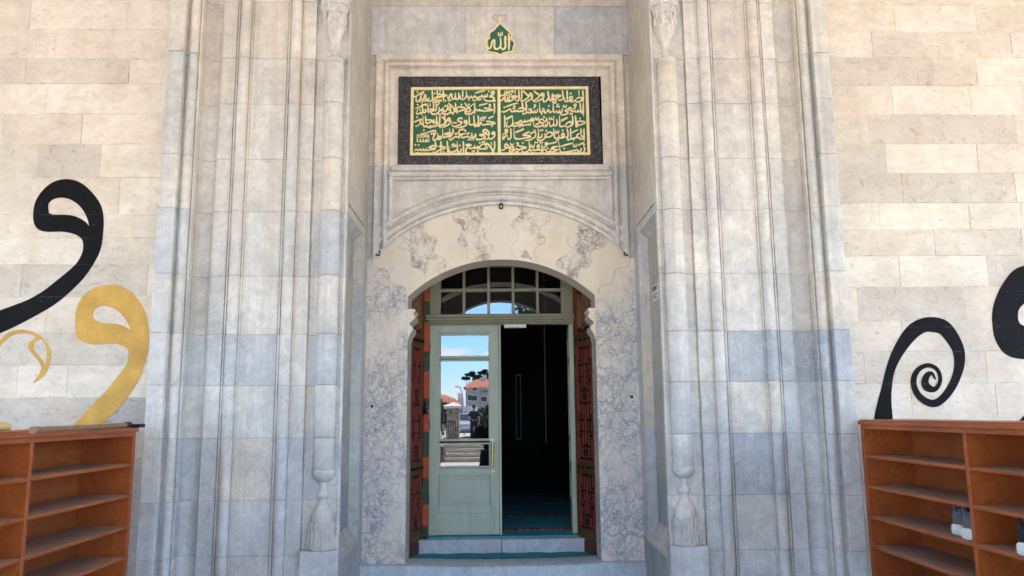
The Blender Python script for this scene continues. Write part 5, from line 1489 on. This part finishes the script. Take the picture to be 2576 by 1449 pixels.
# steps
yb = 14.1 - 31.5
stp = thing('stone_steps', 'pale stone steps rising from the sunlit plaza to the street', 'steps', (-.8, yb, 0))
for k in range(4):
    q = MB(); q.box(-1.78, 1.4, yb - .34 * (k + 1) - (0 if k < 3 else .3), yb - .34 * k, .0 if k == 0 else .165 * k, .165 * (k + 1) - .02); q.box(-1.80, 1.42, yb - .34 * (k + 1), yb - .34 * k + .025, .165 * (k + 1) - .02, .165 * (k + 1)); q.build('tread', M_STEP, stp, bevel=.01)
T_Z = .64
g2 = MB(); g2.box(-60, 60, -200, yb - 1.36, -.5, T_Z)
struct(g2.build('street', M_PAVE))
q = MB(); q.box(-7, -1.82, yb - .2, yb + .15, 0, .62); pw = q.build('planter_wall', M_DRY); tag(pw, 'low planter of dry brown plants beside the stone steps', 'planter')
q = MB(); q.box(-7, -1.82, yb - .24, yb + .19, .62, .70); q.build('coping', M_WHITEW, pw)
# pillar with white cap
c0, c1 = RB(*CR(440, 960), 34.5), RB(*CR(580, 645), 34.5)
pil = thing('gate_pillar', 'rubble stone gate pillar with a white cap at the head of the steps', 'pillar', (c0.x, c0.y, T_Z))
q = MB(); q.box(c0.x, c1.x, c0.y - .7, c0.y, T_Z, c1.z); q.build('shaft', M_RUBBLE, pil, bevel=.02)
q = MB(); q.box(c0.x - .12, c1.x + .06, c0.y - .8, c0.y + .08, c1.z, c1.z + .10); q.lathe([(.62, c1.z + .10), (.05, c1.z + .26)], (c0.x + c1.x) / 2, c0.y - .35, 4, ph=R(45)); q.build('cap', M_WHITEW, pil)
def railing(p0, p1, h, n, label, spear):
    t = thing('railing', label, 'railing', p0)
    p0, p1 = Vector(p0), Vector(p1)
    q = MB()
    for k in range(n + 1):
        p = p0.lerp(p1, k / n)
        q.tube([p, p + Vector((0, 0, h + (.12 if spear else 0)))], [.014, .012], 5)
    b3 = q.build('bars', M_IRON, t)
    for z in (.12, h * .9):
        q = MB(); q.tube([p0 + Vector((0, 0, z)), p1 + Vector((0, 0, z))], .022, 6); q.build('rail', M_IRON, t)
a, b_ = RB(*CR(385, 960), 33), RB(*CR(535, 960), 33)
railing((a.x, a.y, .70), (b_.x, b_.y, .70), .95, 6, 'low black iron railing over the planter left of the pillar', False)
a, b_ = RB(*CR(360, 800), 38), RB(*CR(520, 800), 38)
railing((a.x - 1.5, a.y, 1.5), (b_.x, b_.y - .5, 1.4), 1.15, 16, 'black spear topped railing above the retaining wall left of the pillar', True)
a, b_ = RB(*CR(832, 800), 45), RB(*CR(960, 800), 45)
railing((a.x, a.y, 1.6), (b_.x + 3, b_.y, 1.3), 1.9, 16, 'tall black spear topped railing in front of the shrub', True)
# foliage helper: leaf clumps through a volume
def foliage(mb, c, rx, ry, rz, n, size, rnd, hollow=.35):
    for _ in range(n):
        while True:
            x, y, z = rnd.uniform(-1, 1), rnd.uniform(-1, 1), rnd.uniform(-1, 1)
            d = x * x + y * y + z * z
            if hollow * hollow < d < 1: break
        p = Vector((c[0] + x * rx, c[1] + y * ry, c[2] + z * rz))
        a = Vector((rnd.gauss(0, 1), rnd.gauss(0, 1), rnd.gauss(0, .6))).normalized()
        b2 = a.cross(Vector((rnd.gauss(0, 1), rnd.gauss(0, 1), rnd.gauss(0, 1)))).normalized()
        s1 = size * rnd.uniform(.6, 1.3); s2 = s1 * rnd.uniform(.4, .7)
        mb.face([p - a * s1, p - b2 * s2, p + a * s1, p + b2 * s2])
rnd = random.Random(77)
sh = RB(*CR(860, 690), 46.5)
shr = thing('shrub', 'dense green shrub behind the tall railing', 'shrub', (sh.x, sh.y, T_Z))
q = MB(); foliage(q, (sh.x + .75, sh.y, 1.65), 1.35, .9, .95, 1500, .13, rnd, .2); q.build('crown', M_LEAF, shr, recalc=False)
q = MB(); q.tube([(sh.x, sh.y, T_Z), (sh.x + .1, sh.y, 1.8)], [.08, .04], 6); q.build('trunk', M_BARK, shr)
sh = RB(*CR(410, 520), 60)
shr = thing('shrub', 'green shrub behind the spear topped railing left of the pillar', 'shrub', (sh.x, sh.y, T_Z))
q = MB(); foliage(q, (sh.x - 1.1, sh.y, 2.2), 1.9, 1.0, 1.3, 1500, .16, rnd, .2); q.build('crown', M_LEAF, shr, recalc=False)
q = MB(); q.tube([(sh.x, sh.y, T_Z), (sh.x - .3, sh.y, 2.2)], [.08, .04], 6); q.build('trunk', M_BARK, shr)
# houses
def house(name, label, x0, x1, y, dep, z1, zr, wall, wins, ridge_along_x=True, hip=1.5):
    t = thing(name, label, 'house', ((x0 + x1) / 2, y, T_Z))
    q = MB(); q.box(x0, x1, y - dep, y, T_Z - .3, z1); q.build('wall', wall, t)
    q = MB(); e = .35
    a, b2, c2, d2 = (x0 - e, y + e, z1), (x1 + e, y + e, z1), (x1 + e, y - dep - e, z1), (x0 - e, y - dep - e, z1)
    r0, r1 = (x0 + hip, y - dep / 2, zr), (x1 - hip, y - dep / 2, zr)
    q.face([a, b2, r1, r0]); q.face([c2, d2, r0, r1]); q.face([d2, a, r0]); q.face([b2, c2, r1]); q.face([a, d2, c2, b2])
    rf = q.build('roof', M_TILE, t)
    q = MB(); q.box(x0 + 2.2, x0 + 2.8, y - dep / 2 - .3, y - dep / 2 + .3, z1, zr + .6); q.build('chimney', M_WHITEW, rf)
    for (a, b2, c2, d2) in wins:
        q = MB(); q.box(a - .08, b2 + .08, y, y + .05, c2 - .08, d2 + .08); f = q.build('window', M_WHITEW, t)
        q = MB(); q.box(a, b2, y + .051, y + .07, c2, d2); q.build('pane', M_WIN, f)
    return t
L = 105
wl_, wr_ = RB(*CR(668, 385), L), RB(*CR(940, 385), L)
rz = RB(*CR(740, 275), L).z
wins = []
for (x0, y0, x1, y1) in ((745, 388, 795, 420), (690, 472, 735, 528), (738, 475, 795, 530), (842, 488, 905, 542)):
    a, b_ = RB(*CR(x0, y1), L), RB(*CR(x1, y0), L)
    wins.append((a.x, b_.x, a.z, b_.z))
house('apartment_house', 'grey three storey house with a red tiled roof and white framed windows', wl_.x, wl_.x + 9.5, 14.1 - L, 8, wl_.z, rz, M_GREYW, wins, hip=1.2)
L = 128
a, b_ = RB(*CR(300, 505), L), RB(*CR(520, 505), L)
house('distant_house', 'far pale house with a red roof seen left of the street lamp', a.x - 8, b_.x, 14.1 - L, 9, a.z, RB(*CR(450, 445), L).z, M_WHITEW, [(a.x - 3, a.x - 1.8, a.z - 2.2, a.z - .8), (a.x + 1, a.x + 2.2, a.z - 2.2, a.z - .8)])
L = 95
a, b_ = RB(*CR(455, 570), L), RB(*CR(600, 530), L)
house('low_house', 'low house with a weathered red roof under the far houses', a.x - 1, b_.x, 14.1 - L, 7, a.z, b_.z + .4, M_WHITEW, [(a.x + .5, a.x + 1.3, a.z - 1.6, a.z - .6)], hip=.8)
L = 72
a, b_ = RB(*CR(565, 690), L), RB(*CR(790, 540), L)
kio = thing('kiosk', 'low white building with slanted blue glass front across the street', 'building', ((a.x + b_.x) / 2, a.y, T_Z))
q = MB(); q.box(a.x, b_.x, a.y - 3, a.y, T_Z - .2, RB(*CR(0, 600), L).z); q.build('wall', M_WHITEW, kio)
q = MB(); z0, z1 = RB(*CR(0, 655), L).z, RB(*CR(0, 592), L).z
for k in range(3):
    xa = a.x + .3 + (b_.x - a.x - 1.4) * k / 3; xb = a.x + .25 + (b_.x - a.x - 1.4) * (k + 1) / 3
    q.face([(xa, a.y + .55, z0), (xb, a.y + .55, z0), (xb, a.y + .1, z1), (xa, a.y + .1, z1)])
q.build('glass_front', plain('blue_glass', (.10, .16, .24), .15, bmp=0), kio)
q = MB(); q.box(a.x - .1, b_.x - 1, a.y, a.y + .5, z0 - .35, z0 - .02); q.build('fascia', plain('faded_red_fascia', (.35, .2, .18), .7), kio)
# street lamp
tp, bt = RB(*CR(625, 382), 62), RB(*CR(650, 760), 62)
lamp = thing('street_lamp', 'slim grey street lamp with a curved arm before the houses', 'street lamp', (bt.x, bt.y, T_Z))
q = MB(); q.tube([(bt.x, bt.y, T_Z), (bt.x - .1, bt.y, tp.z * .7), (bt.x - .18, bt.y, tp.z - .5), (bt.x - .35, bt.y, tp.z - .08), (tp.x - .2, bt.y, tp.z)], [.09, .07, .06, .05, .05], 8); q.build('pole', M_STEEL, lamp, smooth=True)
q = MB(); q.ball((tp.x - .35, bt.y, tp.z), .28, .12, .08); q.build('lamp_head', M_STEEL, lamp, smooth=True)
# parked cars (rear views)
def car(cx, y, wd, label, col):
    t = thing('parked_car', label, 'car', (cx, y, T_Z), 0, 'cars parked behind the steps')
    q = MB()
    Z = T_Z
    secs = [(0, .50, .62, .92), (-.06, .44, .80, 1.0), (-.5, .36, 1.02, 1.0), (-1.1, .30, 1.42, .84), (-2.4, .28, 1.45, .82), (-3.2, .28, 1.02, .98), (-4.0, .30, .90, .98), (-4.25, .40, .70, .9)]
    rows = []
    for dy, zb, zt, k in secs:
        hw = wd / 2 * k; rows.append([(cx - wd / 2 * min(1, k + .1), y + dy, Z + zb), (cx - wd / 2 * min(1, k + .14), y + dy, Z + min(.85, zt)), (cx - hw * .93, y + dy, Z + zt - .02), (cx - hw * .6, y + dy, Z + zt), (cx + hw * .6, y + dy, Z + zt), (cx + hw * .93, y + dy, Z + zt - .02), (cx + wd / 2 * min(1, k + .14), y + dy, Z + min(.85, zt)), (cx + wd / 2 * min(1, k + .1), y + dy, Z + zb)])
    q.grid(rows, close=True); q.face(rows[0]); q.face(rows[-1][::-1])
    q.build('body', plain('car_paint', col, .25, bmp=0, var=.03), t, smooth=True)
    q = MB(); q.face([(cx - wd * .34, y - .50, Z + 1.06), (cx + wd * .34, y - .50, Z + 1.06), (cx + wd * .30, y - 1.02, Z + 1.40), (cx - wd * .30, y - 1.02, Z + 1.40)]); q.build('rear_window', M_WIN, t)
    for s in (-1, 1):
        q = MB(); q.box(cx + s * wd * .40 - .12, cx + s * wd * .40 + .12, y - .05, y + .02, Z + .68, Z + .84); q.build('tail_light', plain('tail_red', (.3, .02, .02), .3, bmp=0), t)
        for dy in (-.75, -3.4):
            q = MB(); q.tube([(cx + s * (wd / 2 - .22), y + dy, Z + .31), (cx + s * (wd / 2 - .01), y + dy, Z + .31)], .31, 18); wh = q.build('wheel', M_IRON, t)
            q = MB(); q.tube([(cx + s * (wd / 2 - .012), y + dy, Z + .31), (cx + s * (wd / 2 + .002), y + dy, Z + .31)], .18, 14); q.build('rim', M_STEEL, wh)
    q = MB(); q.box(cx - .26, cx + .26, y + .0, y + .03, Z + .56, Z + .68); q.build('plate', M_WHITEW, t)
a = RB(*CR(665, 900), 46); car(a.x, a.y, 1.75, 'silver hatchback parked left of the walking man', (.45, .46, .48))
a = RB(*CR(865, 900), 50); car(a.x, a.y, 1.75, 'white car parked right of the walking man', (.75, .75, .74))
# trees
def tree(loc, h, label, name, crowns, leaf, n, size, seed, lean=0):
    r2 = random.Random(seed)
    t = thing(name, label, 'tree', loc)
    x, y, z = loc
    q = MB(); q.tube([(x, y, z), (x + lean * .3, y, z + h * .35), (x + lean, y, z + h * .8)], [h * .035, h * .026, h * .01], 10)
    for c in crowns:
        q.tube([(x + lean * .4, y, z + h * .4), ((x + c[0]) / 2, (y + c[1]) / 2, (z + h * .5 + c[2]) / 2), c[:3]], [h * .016, h * .01, h * .004], 6)
    q.build('trunk', M_BARK, t, smooth=True)
    q = MB()
    for c in crowns: foliage(q, c[:3], c[3], c[3], c[4], n, size, r2, .15)
    q.build('crown', leaf, t, recalc=False)
for (cx, cy, w_, sd) in ((730, 258, 9, 1), (870, 238, 9, 2)):
    p = RB(*CR(cx, cy), 150)
    cr = [(p.x + dx, p.y, p.z + dz, rr3, .28) for dx, dz, rr3 in ((-1.0, -.3, .85), (.8, .1, .8), (-.4, .4, .75), (.3, .7, .6), (1.0, -.5, .7))]
    tree((p.x, p.y, T_Z), p.z, 'dark cedar with flat layered boughs behind the red roof, ' + ('the left one' if sd == 1 else 'the right one'), 'cedar_tree', cr, M_LEAFD, 260, .22, sd)
tree((3.9, -15.5, 0), 8.5, 'broad leafed tree overhanging the plaza to the right of the steps', 'plane_tree',
     [(2.4, -14.5, 5.6, 1.35, .9), (3.4, -16.2, 6.8, 1.9, 1.3), (5.2, -15, 6.6, 2.0, 1.4), (1.25, -14.2, 5.15, .75, .42), (.55, -14.0, 4.75, .32, .22), (4.2, -14.0, 7.9, 1.8, 1.2), (.18, -13.7, 4.15, .16, .34)], M_LEAF, 420, .11, 9, lean=.4)
tree((-5.4, -16.5, 0), 8.0, 'broad leafed tree at the left side of the plaza', 'plane_tree',
     [(-3.4, -15.5, 6.0, 1.2, .7), (-5.2, -16.2, 7.2, 1.9, 1.2), (-6.6, -15.6, 6.4, 1.7, 1.2), (-2.2, -15.2, 5.65, .55, .3)], M_LEAF, 450, .11, 19, lean=-.3)

# ------------------------------------------------------------------ people
def skin_body(name, nodes, edges, m, parent, sub=2):
    me = bpy.data.meshes.new(name)
    M = world_of(parent).inverted()
    keys = list(nodes)
    me.from_pydata([tuple(M @ Vector(nodes[k][0])) for k in keys], [(keys.index(a), keys.index(b2)) for a, b2 in edges], [])
    me.materials.append(m)
    o = bpy.data.objects.new(name, me); COL.objects.link(o); o.parent = parent
    sk = o.modifiers.new('skin', 'SKIN'); sk.use_smooth_shade = True
    for i, k in enumerate(keys):
        r4 = nodes[k][1]
        me.skin_vertices[0].data[i].radius = (r4, r4) if not isinstance(r4, tuple) else r4
        me.skin_vertices[0].data[i].use_root = (k == 'pelvis')
    o.modifiers.new('round', 'SUBSURF').levels = sub
    o.modifiers['round'].render_levels = sub
    return o
M_SKIN = plain('skin', (.42, .25, .17), .6, var=.06)
M_HAIR = plain('dark_hair', (.02, .015, .012), .6, var=.3)
def person(base, face, label, shirt, trousers, arms, hair_long=False, walk=.0, coat=False):
    """base = point between the feet, face = heading angle (0 looks along +y)"""
    t = thing('person', label, 'person', base, face)
    M = world_of(t)
    V = lambda x, y, z: M @ Vector((x, y, z))
    nd = {'pelvis': (V(0, 0, .95), .125), 'waist': (V(0, 0, 1.10), .115), 'chest': (V(0, .0, 1.28), .14), 'neckb': (V(0, -.01, 1.44), .065), 'neck': (V(0, .005, 1.53), .05), 'skull': (V(0, .02, 1.66), .082), 'crown': (V(0, .015, 1.71), .075)}
    ed = [('pelvis', 'waist'), ('waist', 'chest'), ('chest', 'neckb'), ('neckb', 'neck'), ('neck', 'skull'), ('skull', 'crown')]
    for s, n_ in ((-1, 'l'), (1, 'r')):
        st_ = walk * s
        nd['hip' + n_] = (V(s * .09, 0, .90), .095); nd['knee' + n_] = (V(s * .10, st_ * .5 + .02, .50), .062); nd['ankle' + n_] = (V(s * .10, st_ - .02, .09), .042); nd['toe' + n_] = (V(s * .115, st_ + .15, .04), .036)
        ed += [('pelvis', 'hip' + n_), ('hip' + n_, 'knee' + n_), ('knee' + n_, 'ankle' + n_), ('ankle' + n_, 'toe' + n_)]
        e_, w3 = arms[0 if s < 0 else 1]
        nd['sh' + n_] = (V(s * .19, -.01, 1.40), .062); nd['el' + n_] = (V(*e_), .042); nd['wr' + n_] = (V(*w3), .028)
        dirv = (Vector(w3) - Vector(e_)).normalized()
        pm = Vector(w3) + dirv * .06
        nd['palm' + n_] = (V(*pm), (.034, .018))
        ed += [('chest', 'sh' + n_), ('sh' + n_, 'el' + n_), ('el' + n_, 'wr' + n_), ('wr' + n_, 'palm' + n_)]
        sidev = dirv.cross(Vector((0, 1, 0)))
        sidev = sidev.normalized() if sidev.length > .1 else Vector((1, 0, 0))
        for f_ in range(4):
            off = sidev * (.027 - .018 * f_)
            ln = (.07, .08, .075, .058)[f_]
            nd['f%d%s' % (f_, n_)] = (V(*(pm + off + dirv * ln * .55 + Vector((0, .008, 0)))), .0095); nd['g%d%s' % (f_, n_)] = (V(*(pm + off + dirv * ln + Vector((0, .026, 0)))), .008)
            ed += [('palm' + n_, 'f%d%s' % (f_, n_)), ('f%d%s' % (f_, n_), 'g%d%s' % (f_, n_))]
        nd['t' + n_] = (V(*(pm + sidev * .05 - dirv * .01)), .010); nd['u' + n_] = (V(*(pm + sidev * .065 + dirv * .03)), .009)
        ed += [('palm' + n_, 't' + n_), ('t' + n_, 'u' + n_)]
    body = skin_body('body', nd, ed, M_SKIN, t)
    # face: nose, brows, mouth, ears on the head
    q = MB()
    q.ball(V(0, .115, 1.645), .014, .018, .022, 8, 6)
    for s in (-1, 1):
        q.ball(V(s * .085, .01, 1.65), .012, .02, .03, 8, 6)
    q.build('nose_and_ears', M_SKIN, t, smooth=True)
    q = MB()
    for s in (-1, 1): q.ball(V(s * .032, .094, 1.675), .011, .008, .007, 8, 6)
    q.ball(V(0, .097, 1.60), .022, .008, .006, 8, 6)
    q.build('eyes_and_mouth', M_HAIR, t, smooth=True)
    q = MB(); q.ball(V(0, -.010, 1.70), .102, .108, .098, 16, 10)
    if hair_long: q.ball(V(0, -.05, 1.58), .10, .075, .15, 16, 10)
    q.build('hair', M_HAIR, t, smooth=True)
    # clothes: shells slightly larger than the body
    cn_ = {'pelvis': (nd['pelvis'][0], .145), 'waist': (nd['waist'][0], .135), 'chest': (nd['chest'][0], .158), 'top': (V(0, -.005, 1.43), .085)}
    ce = [('pelvis', 'waist'), ('waist', 'chest'), ('chest', 'top')]
    for n_ in 'lr':
        cn_['sh' + n_] = (nd['sh' + n_][0], .078)
        end = nd['wr' + n_][0] if coat else nd['sh' + n_][0].lerp(nd['el' + n_][0], .8)
        cn_['el' + n_] = (nd['el' + n_][0] if coat else end, .062)
        ce += [('chest', 'sh' + n_), ('sh' + n_, 'el' + n_)]
        if coat:
            cn_['cuff' + n_] = (end, .05); ce += [('el' + n_, 'cuff' + n_)]
    skin_body('coat' if coat else 'shirt', cn_, ce, shirt, t)
    tn_ = {'pelvis': (nd['pelvis'][0], .140)}
    te = []
    for n_ in 'lr':
        tn_['hip' + n_] = (nd['hip' + n_][0], .112); tn_['knee' + n_] = (nd['knee' + n_][0], .082); tn_['ankle' + n_] = (nd['ankle' + n_][0], .07)
        te += [('pelvis', 'hip' + n_), ('hip' + n_, 'knee' + n_), ('knee' + n_, 'ankle' + n_)]
    skin_body('trousers', tn_, te, trousers, t)
    if coat:
        q = MB()
        q.grid([[V(r5 * math.cos(2 * math.pi * k / 24), r5 * .72 * math.sin(2 * math.pi * k / 24), z) for k in range(24)] for r5, z in ((.185, 1.02), (.205, .8), (.24, .45), (.27, .14))], close=True)
        q.build('coat_skirt', shirt, t, smooth=True)
    q = MB()
    for n_ in 'lr':
        a3 = nd['ankle' + n_][0]; b3 = nd['toe' + n_][0]
        q.tube([a3 - Vector((0, 0, .045)) - (b3 - a3).normalized() * .05, a3.lerp(b3, .5), b3, b3 + (b3 - a3).normalized() * .05], [.048, .05, .044, .02], 10)
    q.build('shoes', M_IRON, t, smooth=True)
    return t
M_NAVY = plain('navy_cotton', (.014, .02, .045), .9, var=.2)
M_BLACKC = plain('black_cloth', (.010, .010, .012), .85, var=.3)
a = RB(*CR(750, 960), 40)
person((a.x, a.y, T_Z), R(165), 'man in navy T-shirt and dark trousers walking away up the street with a bag', M_NAVY, M_BLACKC, (((-.27, -.02, 1.14), (-.25, .05, .90)), ((.30, -.06, 1.14), (.20, .06, 1.02))), walk=.12)
ph = person((-.06, -.62, 0), R(0), 'photographer in a long black coat holding up a phone in the porch', M_BLACKC, M_BLACKC, (((-.33, .16, 1.22), (-.10, .34, 1.44)), ((.34, .16, 1.22), (.14, .34, 1.44))), hair_long=True, coat=True)
q = MB(); q.box(-.135, .015, -.205, -.195, 1.475, 1.555)
tag(q.build('phone', M_BLACKC, None, bevel=.004), 'black phone held up in both hands by the photographer', 'phone')
